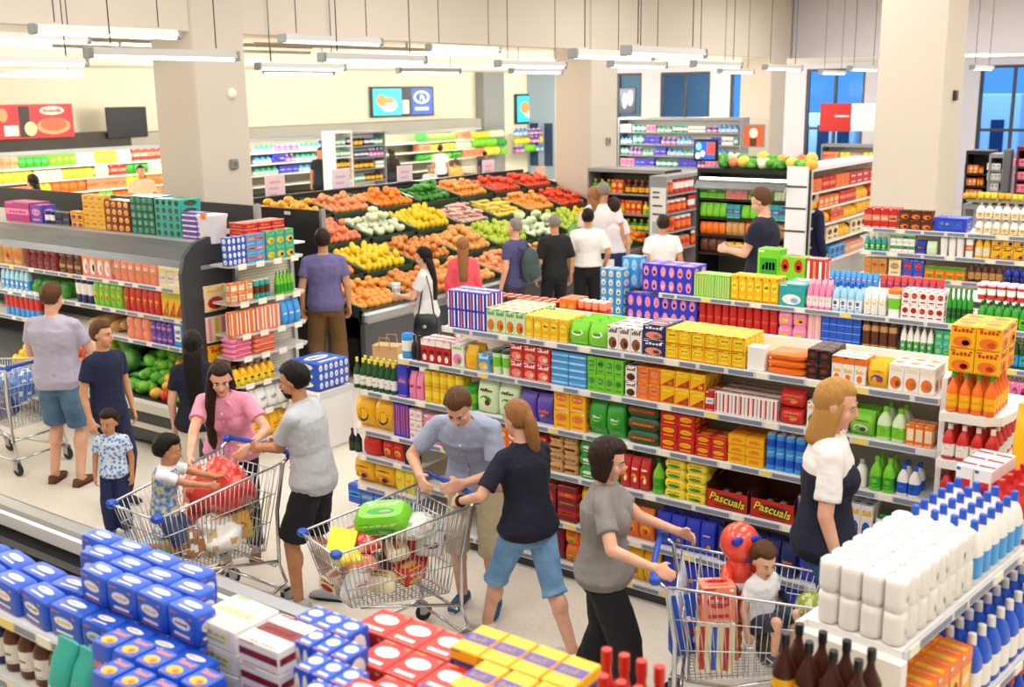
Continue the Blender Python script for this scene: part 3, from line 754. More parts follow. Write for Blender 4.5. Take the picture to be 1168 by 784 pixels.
    HR = Matrix.Rotation(tw * .6 + hy, 3, 'Z') @ Matrix.Rotation(-hp, 3, 'X') @ Matrix.Rotation(math.radians(head[2]) if len(head) > 2 else 0, 3, 'Y')
    nd = (uN * .55 + (HR @ Vector((0, .12, 1))) * .45).normalized(); hc = pN + nd * (.15 + .035 * (hs - 1)); 
    def HP(a, b, c): return hc + HR @ (Vector((a, b, c)) * hs)
    ag = .85 + .15 * girth if girth > 1 else girth
    fem = .9 if sex == 'f' else 1.0
    b = MB(); torso(b, .84, 1.475, 0)
    seg(b, pN - nd * .04, hc - HR @ Vector((0, .01, .05)) * hs, .056 * fem * min(hs, 1.05), .052 * fem * min(hs, 1.1))
    b.ell(HP(0, -.012, .03), .074 * hs, .094 * hs, .094 * hs, 20, 14, 0, HR)
    b.ell(HP(0, .028, -.035), .06 * hs * fem, .064 * hs, .078 * hs, 18, 12, 0, HR)
    b.ell(HP(0, .062, -.088), .026 * hs, .026 * hs, .022 * hs, 10, 8, 0, HR)          # chin
    b.ell(HP(0, .07, .028), .05 * hs, .018 * hs, .014 * hs, 12, 8, 0, HR)             # brow
    b.tube([HP(0, .082, .022), HP(0, .096, -.004), HP(0, .106, -.022), HP(0, .088, -.034)], [.008 * hs, .010 * hs, .0145 * hs, .011 * hs], 8)
    for sg in (-1, 1):
        b.ell(HP(sg * .076, -.008, .0), .011 * hs, .022 * hs, .032 * hs, 8, 8, 0, HR)
        b.ell(HP(sg * .036, .058, -.03), .024 * hs, .02 * hs, .026 * hs, 8, 8, 0, HR)  # cheek
    for sd, sg in (('L', -1), ('R', 1)):
        S_, e, t = arms[sd]; q = .049 * ag * fem
        seg(b, pN - uN * .03, S_, .04, q * .95); seg(b, S_, e, q * 1.05, q * .86); seg(b, e, t, q * .86, q * .56)
        b.ell(S_.lerp(e, .4), q * 1.05, q * 1.05, q * 1.05)
        f = (t - e).normalized(); th = -rS * sg * .5 + fS * .6 + Vector((0, 0, .8)); th = (th - f * th.dot(f)).normalized()
        n = (f.cross(th)) * (-1 if sd == 'R' else 1)
        hk = s ** 0 * (.92 if sex == 'f' else 1.0)
        for k in range(4): b.tube([t - f * .01 + th * (.02 - .013 * k) * hk, t + f * .085 * hk + th * (.03 - .02 * k) * hk], [.017 * hk, .015 * hk], 8)
        for k, ln in enumerate((.068, .078, .072, .056)):
            o_ = t + f * .085 * hk + th * (.03 - .02 * k) * hk; c1, c2 = grip * 1.0, grip * 2.1
            p1 = o_ + (f * math.cos(c1) + n * math.sin(c1)) * ln * .5 * hk; p2 = p1 + (f * math.cos(c2) + n * math.sin(c2)) * ln * .5 * hk
            b.tube([o_, p1, p2], [.0098, .0092, .0078], 7); b.ell(p2, .0078, .0078, .0078, 7, 6)
        o_ = t + f * .03 * hk + th * .03 * hk; p1 = o_ + (f * .6 + th * .7 + n * .2 * grip).normalized() * .036; p2 = p1 + (f * .8 + th * .25 + n * .8 * grip).normalized() * .03
        b.tube([o_, p1, p2], [.0125, .011, .009], 7)
        H_, k, A, F = legs[sd]; lg = (1 + (girth - 1) * .8)
        seg(b, H_, k, .088 * lg, .055 * lg); seg(b, k, A, .055 * lg, .038); b.ell(k.lerp(A, .3) - Vector((0, .012, 0)), .054 * lg, .056 * lg, .1)
        yw = math.radians(F[3] if len(F) > 3 else -sg * 6); fd = Vector((-math.sin(yw), math.cos(yw), 0))
        seg(b, A - fd * .02 - Vector((0, 0, .045)), A + fd * .13 - Vector((0, 0, .06)), .034, .024)
    body = obj('body', remesh(b, [SKIN[skin]], vox / s, 4, 0, .45), root)
    ch = [body]
    # clothes
    cm = lambda c, k='cloth', **kw: c if not isinstance(c, int) else M(c, .85, kind=k, **kw)
    if top:
        kind, col = top[:2]; c = MB(); torso(c, hem, 1.476, .017, flare=.03)
        sl = {'tee': sleeve, 'shirt': sleeve, 'long': 1.0, 'vest': .12}[kind]
        for sd in 'LR':
            S_, e, t = arms[sd]; q = .049 * ag * fem
            seg(c, pN - uN * .032, S_, .058, q + .012)
            if sl <= 1 and kind != 'long':
                seg(c, S_, S_.lerp(e, sl), q * 1.02 + .011, q * .95 + .024, True)
            else:
                seg(c, S_, e, q * 1.02 + .011, q * .86 + .014); seg(c, e, e.lerp(t, .95), q * .86 + .014, q * .6 + .012, True)
        ch.append(obj('shirt' if kind in ('tee', 'shirt', 'vest') else 'sweater', remesh(c, [cm(col)], vox * 1.15 / s, 5, .006), root))
        if collar:
            c = MB(); pts = []
            for sg in (-1, 1):
                p, r, f, u = frame(1.468)
                a0 = p - f * .07 + u * .035; a1 = p + r * sg * .075 + u * .02; a2 = p + r * sg * .03 + f * .082 - u * .01; a3 = p + r * sg * .075 + f * .085 - u * .06; a4 = p + r * sg * .105 + f * .02 - u * .035; a5 = p - f * .09 - u * .01
                w = [a0, a1, a2, a3, a4, a5]; o_ = (f * .3 + r * sg).normalized() * .006
                c.loft([[q_ for q_ in w], [q_ + o_ for q_ in w]])
            p, r, f, u = frame(1.2); 
            ch.append(obj('collar', c.mesh('collar', [cm(col)], 1.2), root))
            c = MB(); ft = []
            for z in (1.38, 1.3, 1.2, 1.1, 1.0, .92):
                p, r, f, u = frame(z); k = [t for t in TR if t[0] <= z][-1]; ft.append(p + f * (k[2] * girth + .022 + .03 * max(0, (1.15 - z) / .3)))
            c.tube(ft, .007, 4)
            for p in ft[:-1]: c.ell(p + Vector((0, .008, .01)), .008, .005, .008, 8, 6, 1)
            ch.append(obj('button_placket', c.mesh('button_placket', [cm(col), M(0xE8E8E8, .4)], .8), root))
    if top and len(top) > 2:      # a second colour over the chest and below
        c = MB(); torso(c, hem - .002, top[3], .024, flare=.03); ch.append(obj('dark_panel', remesh(c, [cm(top[2])], vox * 1.1 / s, 4, .003), root))
    if bottom:
        kind, col = bottom[:2]; c = MB(); torso(c, .8, 1.0, .010)
        for sd in 'LR':
            H_, k, A, F = legs[sd]; lg = (1 + (girth - 1) * .8); r1, r2, r3 = .088 * lg + .012, .055 * lg + .022, .038 + .03
            if kind == 'pants': seg(c, H_, k, r1, r2); seg(c, k, k.lerp(A, .93), r2, r3, True)
            elif kind == 'slim': seg(c, H_, k, r1, r2 - .008); seg(c, k, k.lerp(A, .95), r2 - .008, .048, True)
            elif kind == 'capri': seg(c, H_, k, r1, r2); seg(c, k, k.lerp(A, .12), r2, r2 + .012, True)
            elif kind == 'shorts': seg(c, H_, H_.lerp(k, .93), r1 + .004, r2 + .026, True)
            elif kind == 'loose': seg(c, H_, k, r1 + .006, r2 + .02); seg(c, k, k.lerp(A, .96), r2 + .02, r3 + .03, True)
            elif kind == 'skirt': pass
        if kind == 'skirt':
            rg = []
            for z, a in ((1.0, .15), (.92, .19), (.75, .2), (.5, .2)): rg.append([Vector((a * math.cos(2 * PI * j / 20), a * .8 * math.sin(2 * PI * j / 20), z + dz)) for j in range(20)])
            c.loft(rg)
        mm = M(col, .85, kind='denim', h2=bottom[2]) if len(bottom) > 2 else cm(col)
        nm = {'pants': 'trousers', 'slim': 'trousers', 'capri': 'capri_trousers', 'shorts': 'shorts', 'skirt': 'skirt', 'loose': 'trousers'}[kind]
        ch.append(obj(nm, remesh(c, [mm], vox * 1.15 / s, 5, .005), root))
    if shoes:
        for sd, sg in (('L', -1), ('R', 1)):
            A, F = legs[sd][2], legs[sd][3]; yw = math.radians(F[3] if len(F) > 3 else -sg * 6); R_ = Matrix.Rotation(yw, 3, 'Z'); c = MB(); zb = A.z - .085
            if len(F) > 4: R_ = R_ @ Matrix.Rotation(math.radians(F[4]), 3, 'X')
            rings = []; low = shoes[0] == 'sandal'
            for yy, w, t in ((-.085, .024, .05), (-.06, .036, .075), (-.01, .039, .085 if not low else .05), (.05, .042, .07 if not low else .05), (.11, .047, .055), (.16, .04, .042), (.185, .022, .028)):
                rings.append([Vector((0, 0, zb + .003)) + Vector((A.x, A.y, 0)) + R_ @ Vector((w * math.copysign(abs(math.cos(2 * PI * j / 14)) ** .7, math.cos(2 * PI * j / 14)), yy, t * .5 + t * .5 * math.copysign(abs(math.sin(2 * PI * j / 14)) ** .7, math.sin(2 * PI * j / 14)))) for j in range(14)])
            c.loft(rings); so = obj('shoe' if shoes[0] != 'sandal' else 'sandal', c.mesh('shoe', [cm(shoes[1])], 1.0), root); ch.append(so)
            c = MB(); c.loft([[p * 1.0 + Vector((0, 0, -.0)) for p in [Vector((A.x, A.y, zb + zz)) + R_ @ Vector((w * 1.05 * sx, yy, 0)) for sx, yy, w in [(-1, -.08, .03), (-1, 0, .04), (-1, .1, .048), (-.5, .185, .04), (.5, .185, .04), (1, .1, .048), (1, 0, .04), (1, -.08, .03)]]] for zz in (.002, .022)])
            c = MB(); pp = [Vector((A.x, A.y, zb)) + R_ @ Vector((w * 1.04 * sx, yy, 0)) for sx, yy, w in ((-1, -.08, .03), (-1, 0, .04), (-1, .1, .048), (-.5, .187, .04), (.5, .187, .04), (1, .1, .048), (1, 0, .04), (1, -.08, .03))]
            c.loft([[p + Vector((0, 0, z_)) for p in pp] for z_ in (.001, .02)]); obj('sole', c.mesh('sole', [cm(shoes[2] if len(shoes) > 2 else 0xDADADA)]), so)
    # hair
    if hair:
        kind, hcol = hair[:2]; hm = HAIRC[hcol]; c = MB(); nU, nV = 36, 24; vs = []; fs = []
        low = {'mid': -.09, 'front': -.06, 'short': -.052, 'crop': -.03, 'long': -.06, 'pony': -.055, 'bob': -.09, 'bald': -.02, 'kid': -.04}[kind]; th = {'mid': .011, 'front': .016, 'short': .016, 'crop': .007, 'long': .018, 'pony': .013, 'bob': .026, 'bald': .004, 'kid': .025}[kind]
        for i in range(nV + 1):
            t = PI * i / nV
            for j in range(nU):
                a = 2 * PI * j / nU; d = Vector((math.sin(t) * math.cos(a), math.sin(t) * math.sin(a), math.cos(t)))
                p = Vector((d.x * .074, d.y * .094 - .012, d.z * .094 + .03))
                front = d.y; line = .075 if kind != 'bald' else .12                       # hairline height at the face
                fz = line if front > .45 else (line + (low - line) * min(1, (.45 - front) / (.45 if kind in ('bob', 'long', 'mid', 'front') else .62)))
                k = max(-1, min(1, (p.z - fz) / .014))
                sc = 1 + (th / .085) * (k if k > 0 else 0) + (0 if k > 0 else .12 * k) + (.006 / .085) * noise.noise(d * 7 + Vector((h, 0, 0))) * max(k, 0)
                if kind in ('bob', 'mid') and p.z < .02 and k > 0: sc += .05 * min(1, (.02 - p.z) / .06)
                pp = Vector((p.x * sc, (p.y + .012) * sc - .012, (p.z - .03) * sc + .03)); vs.append(HP(*pp))
        for i in range(nV):
            for j in range(nU): fs.append((i * nU + j, (i + 1) * nU + j, (i + 1) * nU + (j + 1) % nU, i * nU + (j + 1) % nU))
        c.add(vs, fs)
        if kind in ('bob', 'mid'):
            rg = []
            for zz, w, dpt in (((.03, .084, .1), (-.03, .09, .1), (-.08, .091, .092), (-.115, .084, .08)) if kind == 'bob' else ((.03, .079, .096), (-.05, .081, .095), (-.12, .083, .098), (-.18, .078, .098), (-.215, .07, .094))):
                lst = []
                for j in range(21):
                    a = PI * (-.12 + 1.24 * j / 20) + PI; lst.append(HP(w * math.cos(a), dpt * math.sin(a) + .0, zz))
                for j in range(20, -1, -1):
                    a = PI * (-.12 + 1.24 * j / 20) + PI; lst.append(HP((w - .03) * math.cos(a), (dpt - .03) * math.sin(a) + .0, zz))
                rg.append(lst)
            c.loft(rg)
        if kind == 'front':
            pc, rc, fc, uc = frame(1.33); pd_ = frame(1.12)
            c.tube([HP(.045, -.04, .06), HP(.07, -.005, -.02), HP(.074, .02, -.1), pc + rc * .1 + fc * .11, pd_[0] + pd_[1] * .1 + pd_[2] * .17, pd_[0] + pd_[1] * .09 + pd_[2] * .18 - Vector((0, 0, .05))], [.02, .036, .04, .042, .034, .01], 10)
            c.tube([HP(-.05, -.05, .03), HP(-.06, -.06, -.06), pN - rN * .05 - fN * .08, frame(1.3)[0] - frame(1.3)[2] * .11], [.03, .04, .04, .02], 10)
        if kind == 'long':
            Lh = hair[2] if len(hair) > 2 else .42; rg = []; 
            back = -fN
            for t in (0, .15, .35, .6, .85, 1):
                p = HP(0, -.055, -.0) .lerp(pN + back * (.09 + .02) - uN * Lh * .75, t) + back * .035 * math.sin(PI * t); w = .085 - .03 * t; d = .045 - .02 * t
                rg.append([p + rN * w * math.cos(2 * PI * j / 16) + back * d * math.sin(2 * PI * j / 16) for j in range(16)])
            c.loft(rg)
        if kind == 'pony':
            Lh = hair[2] if len(hair) > 2 else .34; a0 = HP(0, -.1, .035); side = rN * (hair[3] if len(hair) > 3 else 0)
            c.tube([HP(0, -.075, .03), a0, a0 - fN * .03 - Vector((0, 0, .06)), a0 - fN * .03 + side * .5 - Vector((0, 0, Lh * .5)), a0 + side - Vector((0, 0, Lh * .85)), a0 + side * 1.1 + fN * .01 - Vector((0, 0, Lh))], [.03, .028, .042, .044, .034, .008], 12)
            tie = MB(); tie.lathe([(.03, -.012), (.034, 0), (.03, .012)], 12); to = obj('hair_tie', tie.mesh('hair_tie', [M(0x1A1A1A)], 1), root, HP(0, -.09, .035)); to.rotation_euler = (PI / 2, 0, 0); ch.append(to)
        ho = obj('hair', c.mesh('hair', [hm], 3), root); ch.append(ho)
        if beard:
            c = MB(); c.ell(HP(0, .042, -.074), .055 * hs, .052 * hs, .04 * hs, 14, 10, 0, HR); c.tube([HP(-.05, .035, -.03), HP(-.03, .09, -.04), HP(0, .1, -.042), HP(.03, .09, -.04), HP(.05, .035, -.03)], [.012, .009, .007, .009, .012], 6)
            ch.append(obj('beard', remesh(c, [hm], .008, 3), root))
    if eyes:
        for sg in (-1, 1):
            c = MB(); c.ell(HP(sg * .03, .079, .01), .0125 * hs, .009 * hs, .0062 * hs, 10, 8, 0, HR); c.ell(HP(sg * .03, .0845, .01), .0066 * hs, .005 * hs, .0064 * hs, 8, 6, 1, HR)
            ch.append(obj('eye', c.mesh('eye', [EYEW, EYEI], 2), root))
            c = MB(); c.tube([HP(sg * .014, .089, .027), HP(sg * .03, .089, .032), HP(sg * .047, .077, .027)], [.003, .0045, .002], 6)
            ch.append(obj('eyebrow', c.mesh('eyebrow', [HAIRC[hair[1]] if hair else EYEI], 2), root))
        c = MB(); c.ell(HP(0, .087, -.055), .021 * hs, .008 * hs, .0055 * hs, 10, 6, 0, HR); c.ell(HP(0, .086, -.062), .017 * hs, .008 * hs, .0055 * hs, 10, 6, 0, HR)
        ch.append(obj('lips', c.mesh('lips', [LIPM], 2), root))
    root.scale = (s, s, s)
    return root, dict(arms=arms, HP=HP, frame=frame, s=s, rz=rz, pos=Vector((x, y, z0)))
def W(info, p):
    return info['pos'] + Matrix.Rotation(info['rz'], 3, 'Z') @ (Vector(p) * info['s'])
# ------------------------------------------------------------------ shopping trolleys
WIRE = M(0xC9CCD0, .28, .9); BLUEP = M(0x1C4FC0, .35); RUBBER = M(0x26262A, .6); GREYP = M(0x9A9DA2, .45)
def trolley(label, x, y, face, sc=1.0):
    t = thing('shopping_trolley', label, 'shopping trolley', (x, y, 0), math.radians(face - 90)); t.scale = (sc, sc, sc)
    RY, FY = -.40, .46
    def rim(u):       # u 0..1 rear->front : half width and height
        return .275 - .055 * u, .96 - .09 * u
    def flo(u):
        return .20 - .03 * u, .40 + .09 * u
    def side(sg, u, v):
        yr = RY + (FY - RY) * u; yf = -.30 + (FY - .10 + .30) * u; (wr, zr), (wf, zf) = rim(u), flo(u)
        return Vector((sg * (wf + (wr - wf) * v), yf + (yr - yf) * v, zf + (zr - zf) * v))
    q = MB(); r = .0031
    n = 25
    for sg in (-1, 1):
        for i in range(n + 1): q.tube([side(sg, i / n, 0), side(sg, i / n, .5), side(sg, i / n, 1)], r, 4)
        for v in (.0, .33, .66): q.tube([side(sg, i / 6, v) for i in range(7)], r * 1.25, 5)
    for i in range(13):
        k = i / 12 * 2 - 1
        q.tube([Vector((abs(k) * math.copysign(1, k) * side(1, 1, v).x, side(1, 1, v).y, side(1, 1, v).z)) for v in (0, .5, 1)], r, 4)
        q.tube([Vector((k * side(1, u, 0).x, side(1, u, 0).y, side(1, u, 0).z)) for u in (0, .5, 1)], r, 4)
    for v in (.0, .33, .66): q.tube([side(-1, 1, v), side(1, 1, v)], r * 1.25, 5)
    for i in range(12): q.tube([side(-1, i / 11, 0), side(1, i / 11, 0)], r, 4)
    obj('basket', q.mesh('basket', [WIRE], 2), t)
    q = MB(); pts = [side(-1, 0, 1), side(-1, .5, 1), side(-1, .96, 1), side(-1, 1, 1) + Vector((.03, .02, 0)), side(1, 1, 1) + Vector((-.03, .02, 0)), side(1, .96, 1), side(1, .5, 1), side(1, 0, 1)]
    q.tube(pts, .0075, 7); obj('rim', q.mesh('rim', [WIRE], 2), t)
    q = MB()      # rear flap with folded child seat
    for i in range(12):
        k = (i / 11 * 2 - 1); q.tube([(k * .2, -.29, .41), (k * .235, -.30, .66), (k * .26, -.36, .93)], r, 4)
    for z, yy, w in ((.41, -.29, .2), (.6, -.297, .225), (.78, -.325, .245), (.93, -.36, .262)): q.tube([(-w, yy, z), (w, yy, z)], r * 1.4, 5)
    for i in range(9):
        k = (i / 8 * 2 - 1); q.tube([(k * .2, -.25, .7), (k * .22, -.26, .92)], r, 4)
    for z in (.7, .92): q.tube([(-.22, -.255, z), (.22, -.255, z)], r * 1.4, 5)
    obj('child_seat', q.mesh('child_seat', [WIRE], 2), t)
    q = MB()
    for sg in (-1, 1):
        q.tube([(sg * .29, -.47, 1.0), (sg * .285, -.41, .96), (sg * .262, -.36, .66), (sg * .25, -.36, .3), (sg * .262, -.40, .17), (sg * .262, -.30, .135), (sg * .2, .2, .135), (sg * .17, .36, .15), (sg * .1, .42, .15), (0, .43, .15)], .0125, 8)
        q.tube([(sg * .25, -.36, .32), (sg * .19, .0, .40), (sg * .17, .30, .475)], .011, 7)
    q.tube([(-.25, -.33, .3), (.25, -.33, .3)], .011, 7); q.tube([(-.26, -.36, .135), (.26, -.36, .135)], .011, 7)
    obj('frame', q.mesh('frame', [CHROME], 2), t)
    q = MB(); q.tube([(-.29, -.475, 1.005), (-.15, -.485, 1.01), (.15, -.485, 1.01), (.29, -.475, 1.005)], .017, 9)
    h = obj('handle', q.mesh('handle', [BLUEP], 2), t)
    for sg in (-1, 1):
        q = MB(); q.ell((sg * .295, -.465, 1.0), .026, .034, .028, 10, 8); obj('handle_end', q.mesh('handle_end', [BLUEP], 3), t)
        q = MB(); c = side(sg, 1, 1) + Vector((-sg * .012, .005, 0)); q.box(c.x - .032, c.x + .032, c.y - .03, c.y + .03, c.z - .024, c.z + .02, 0, .012); obj('corner_cap', q.mesh('corner_cap', [BLUEP], .6), t)
    for sx, sy in ((-.262, -.37), (.262, -.37), (-.17, .34), (.17, .34)):
        q = MB(); q.box(sx - .022, sx - .014, sy - .05, sy + .01, .055, .135); q.box(sx + .014, sx + .022, sy - .05, sy + .01, .055, .135); q.box(sx - .022, sx + .022, sy - .035, sy + .02, .118, .14)
        c = obj('caster', q.mesh('caster', [STEEL]), t)
        q = MB(); n_ = 20
        for k in range(1):
            rg = []
            for xx, rr in ((-.011, .045), (-.0125, .055), (-.009, .06), (.009, .06), (.0125, .055), (.011, .045)): rg.append([(sx + xx, sy - .03 + rr * math.cos(2 * PI * j / n_), .061 + rr * math.sin(2 * PI * j / n_)) for j in range(n_)])
            q.loft(rg, 0); q.tube([(sx - .014, sy - .03, .061), (sx + .014, sy - .03, .061)], .022, 12, 1)
        obj('wheel', q.mesh('wheel', [RUBBER, GREYP], .8), c)
    return t
trolley('wire shopping trolley with a small boy in it, by the freezer', -5.63, 4.27, -90, 1.08)
trolley('full wire shopping trolley between the man in blue shirt and ponytailed woman', -4.31, 4.62, -107, 1.0)
trolley('wire shopping trolley pushed by the woman in grey tee', -2.15, 5.05, 24, 1.0)
trolley('wire shopping trolley of blue bags beside the man in lavender', -9.85, 5.35, 186, 1.05)
# ------------------------------------------------------------------ the shoppers
INFO = {}
def P(key, *a, **k): INFO[key] = person(*a, **k)[1]
NV = .0075
P('lavender', 'man in lavender polo shirt and denim shorts seen from behind', -8.87, 5.3, 118, 1.84, 'm', 'fair', ('short', 'brown'), ('shirt', 0xB4AEC2), ('shorts', 0x3C5A7A, 0x6488A8), ('sandal', 0x6A4228, 0x4A2E1C), girth=1.12, R=(.16, .34, 1.16), L=(-.2, .3, 1.08), head=(14, -8), vox=NV, fL=(-.13, .0), fR=(.14, -.06), collar=False)
P('teen', 'teenage boy in plain navy tee looking to the side', -8.0, 5.2, 2, 1.62, 'm', 'olive', ('short', 'brown'), ('tee', 0x141C40), ('pants', 0x1A2344), ('shoe', 0x303038), head=(2, 20), girth=.9, vox=NV)
P('toddler', 'small dark-haired child in blue camouflage tee and navy trousers', -7.42, 4.82, -48, 1.0, 'm', 'tan', ('kid', 'dark'), ('tee', M(0xB8D0EC, kind='print', s=22, h2=0x5C84C0, h3=0xDCE8F4)), ('loose', 0x18224E), ('shoe', 0x9AB0CC), hs=1.42, head=(8, -12), vox=.0065, girth=1.05)
P('boy', 'boy in sunflower-print waistcoat kneeling inside the trolley', -5.62, 3.98, 35, .98, 'm', 'tan', ('kid', 'black'), ('tee', 0xE8E8EC, M(0x9CB8DC, kind='print', s=20, h2=0xE8C040, h3=0x4A74B4), 1.44), ('shorts', 0x3A4A70), ('shoe', 0x2A3A60), hs=1.4, z0=.6, hip=.5, L=('w', -5.42, 4.36, 1.0), R=('w', -5.3, 4.28, .98), head=(12, 8), vox=.0065, fL=(-.1, -.18, .1), fR=(.1, -.18, .1), lean=8)
P('pink', 'woman in pink shirt with long dark ponytail bending over the trolley', -6.2, 5.02, -52, 1.68, 'f', 'fair', ('front', 'dark'), ('shirt', 0xEE9CB8), ('pants', 0x17171C), ('sandal', 0x7A4630), lean=28, head=(24, 14), L=('w', -5.72, 4.76, 1.06), R=('w', -5.92, 4.4, .98), girth=1.08, vox=NV, collar=True, fR=(.1, .1), fL=(-.1, -.1))
P('grey', 'bearded man in light grey polo and black shorts', -5.17, 4.84, 204, 1.73, 'm', 'tan', ('short', 'black'), ('shirt', 0xBDC0C6), ('shorts', 0x131318), ('shoe', 0xB8BCC4, 0x20242C), lean=9, head=(14, 4), L=('w', -5.56, 4.72, 1.1), R=('w', -5.5, 4.86, 1.1), beard=True, vox=NV, collar=True, girth=1.04, fL=(-.1, .12), fR=(.1, -.06), sleeve=.72)
P('chiller', 'long-haired woman in dark navy tee and white trousers by the chiller', -7.1, 5.42, 135, 1.6, 'f', 'fair', ('long', 'black', .5), ('tee', 0x10142C), ('slim', 0xE6E0D2), ('shoe', 0xC8B090), vox=.009, eyes=False)
P('blueshirt', 'man in blue-grey shirt looking down with both hands on a trolley', -4.27, 5.46, -70, 1.76, 'm', 'fair', ('short', 'brown'), ('shirt', 0xA0AAC4), ('capri', 0xC4B492), ('shoe', 0x33557E), lean=36, head=(44, 4), L=('w', -4.04, 5.02, 1.06), R=('w', -4.34, 4.97, 1.06), vox=NV, collar=True, girth=1.06, fL=(-.13, .05), fR=(.12, .0), sleeve=.72)
P('ponytail', 'woman with long blonde ponytail, navy tee and denim capris, striding', -3.6, 5.1, 163, 1.64, 'f', 'fair', ('pony', 'light', .38, .05), ('tee', 0x0E1228), ('capri', 0x5C8CBC, 0x8AB4D8), ('shoe', 0xD8D4CC), lean=8, head=(16, 10), L=('w', -3.94, 4.86, 1.02), R=('w', -3.85, 5.2, 1.02), fL=(-.1, .36), fR=(.1, -.34, .11), vox=NV, girth=1.06, sleeve=.8)
P('greytee', 'woman with dark bob, grey tee and black trousers pushing a trolley', -2.92, 4.86, 27, 1.6, 'f', 'fair', ('bob', 'dark'), ('tee', 0x86827F), ('loose', 0x0E0E12), ('shoe', 0x202024), head=(16, -6), L=('w', -2.6, 5.12, 1.05), R=('w', -2.5, 4.66, 1.03), girth=1.22, vox=NV, fL=(-.1, -.14), fR=(.1, .18), sleeve=.66)
P('jeans', 'blonde woman in white and navy top and blue jeans beside the gondola', -1.93, 5.55, 26, 1.93, 'f', 'fair', ('mid', 'blonde'), ('tee', 0xEDEAE6, 0x10162E, 1.3), ('slim', 0x1E4A80, 0x3A6CA4), ('shoe', 0x30303A), head=(14, -10), vox=NV, sleeve=.75)
P('purple', 'man in purple tee and brown trousers seen from behind at the produce', -9.3, 9.05, 136, 1.9, 'm', 'olive', ('short', 'dark'), ('tee', 0x6A6494), ('loose', 0x70502A), ('shoe', 0x2A2A30), vox=.0095, eyes=False, girth=1.06, fL=(-.13, 0), fR=(.13, 0))
P('handbag', 'dark-haired woman in white tee holding a paper cup', -8.36, 9.79, 200, 1.66, 'f', 'fair', ('long', 'black', .5), ('tee', 0xE2E0E0), ('skirt', 0x4A4A50), ('shoe', 0x222228), head=(14, 0), L=(-.1, .34, 1.14), R=(.1, .36, 1.1), vox=.01, eyes=False)
P('coral', 'woman in coral sweater with long light-brown hair seen from behind', -8.72, 10.95, 130, 1.62, 'f', 'fair', ('long', 'light', .42), ('long', 0xF05868), ('slim', 0x30384C), None, vox=.011, eyes=False)
P('rucksack', 'grey-haired man in slate-violet tee carrying a rucksack', -8.5, 11.8, 178, 1.8, 'm', 'fair', ('crop', 'grey'), ('tee', 0x4C4A78), ('pants', 0x34384A), None, vox=.011, eyes=False)
P('blacktee', 'grey-haired man in black tee facing the melons', -8.4, 12.6, 142, 1.78, 'm', 'olive', ('crop', 'grey'), ('tee', 0x17191A), ('pants', 0x15151A), None, vox=.012, eyes=False, sleeve=.9)
P('whiteback', 'dark-haired man in white short-sleeved shirt and black trousers', -8.3, 13.3, 128, 1.8, 'm', 'olive', ('short', 'black'), ('tee', 0xF0EEEC), ('pants', 0x141418), None, vox=.012, eyes=False, girth=1.1, R=(.26, .12, .95), sleeve=.8, hem=.95)
v = on_x(677, 214, -8.75)
P('brunette', 'brown-haired woman standing close to a companion in white', v.x, v.y, 150, v.z, 'f', 'tan', ('long', 'light', .3), ('tee', 0xD8C8C0), ('pants', 0x2A2A34), None, vox=.014, eyes=False)
v = on_x(688, 207, -8.6)
P('companion', 'man in white tee beside the brown-haired woman by red peppers', v.x, v.y, 110, v.z, 'm', 'olive', ('crop', 'grey'), ('tee', 0xECE8E8), ('pants', 0x2A2A34), None, vox=.014, eyes=False)
v = on_x(700, 226, -8.45)
P('navyskirt', 'woman in white tee and navy skirt with short dark hair', v.x, v.y, 132, v.z, 'f', 'fair', ('bob', 'dark'), ('tee', 0xECE6EC), ('skirt', 0x1C2858), None, vox=.013, eyes=False, hem=.98)
P('whitedesk', 'man in white shirt by the stand of red cans', -7.12, 13.35, 132, 1.77, 'm', 'olive', ('short', 'dark'), ('tee', 0xF2F0F0), ('pants', 0x1E1E26), None, vox=.012, eyes=False, girth=1.08)
v = on_y(873, 214, 12.7)
P('phone', 'brown-haired man in navy tee looking at a phone by the chiller', v.x, 12.7, 185, v.z, 'm', 'fair', ('short', 'brown'), ('tee', 0x101630), ('pants', 0x24304A), None, vox=.013, eyes=False, head=(24, 0), L=(-.08, .34, 1.15), R=(.06, .34, 1.15), girth=1.1)
v = on_y(926, 212, 15.5)
P('behindpanel', 'man in dark blue top half hidden behind a white panel', v.x, 15.5, 60, v.z, 'm', 'fair', ('short', 'dark'), ('long', 0x142048), ('pants', 0x24506A), None, vox=.014, eyes=False)
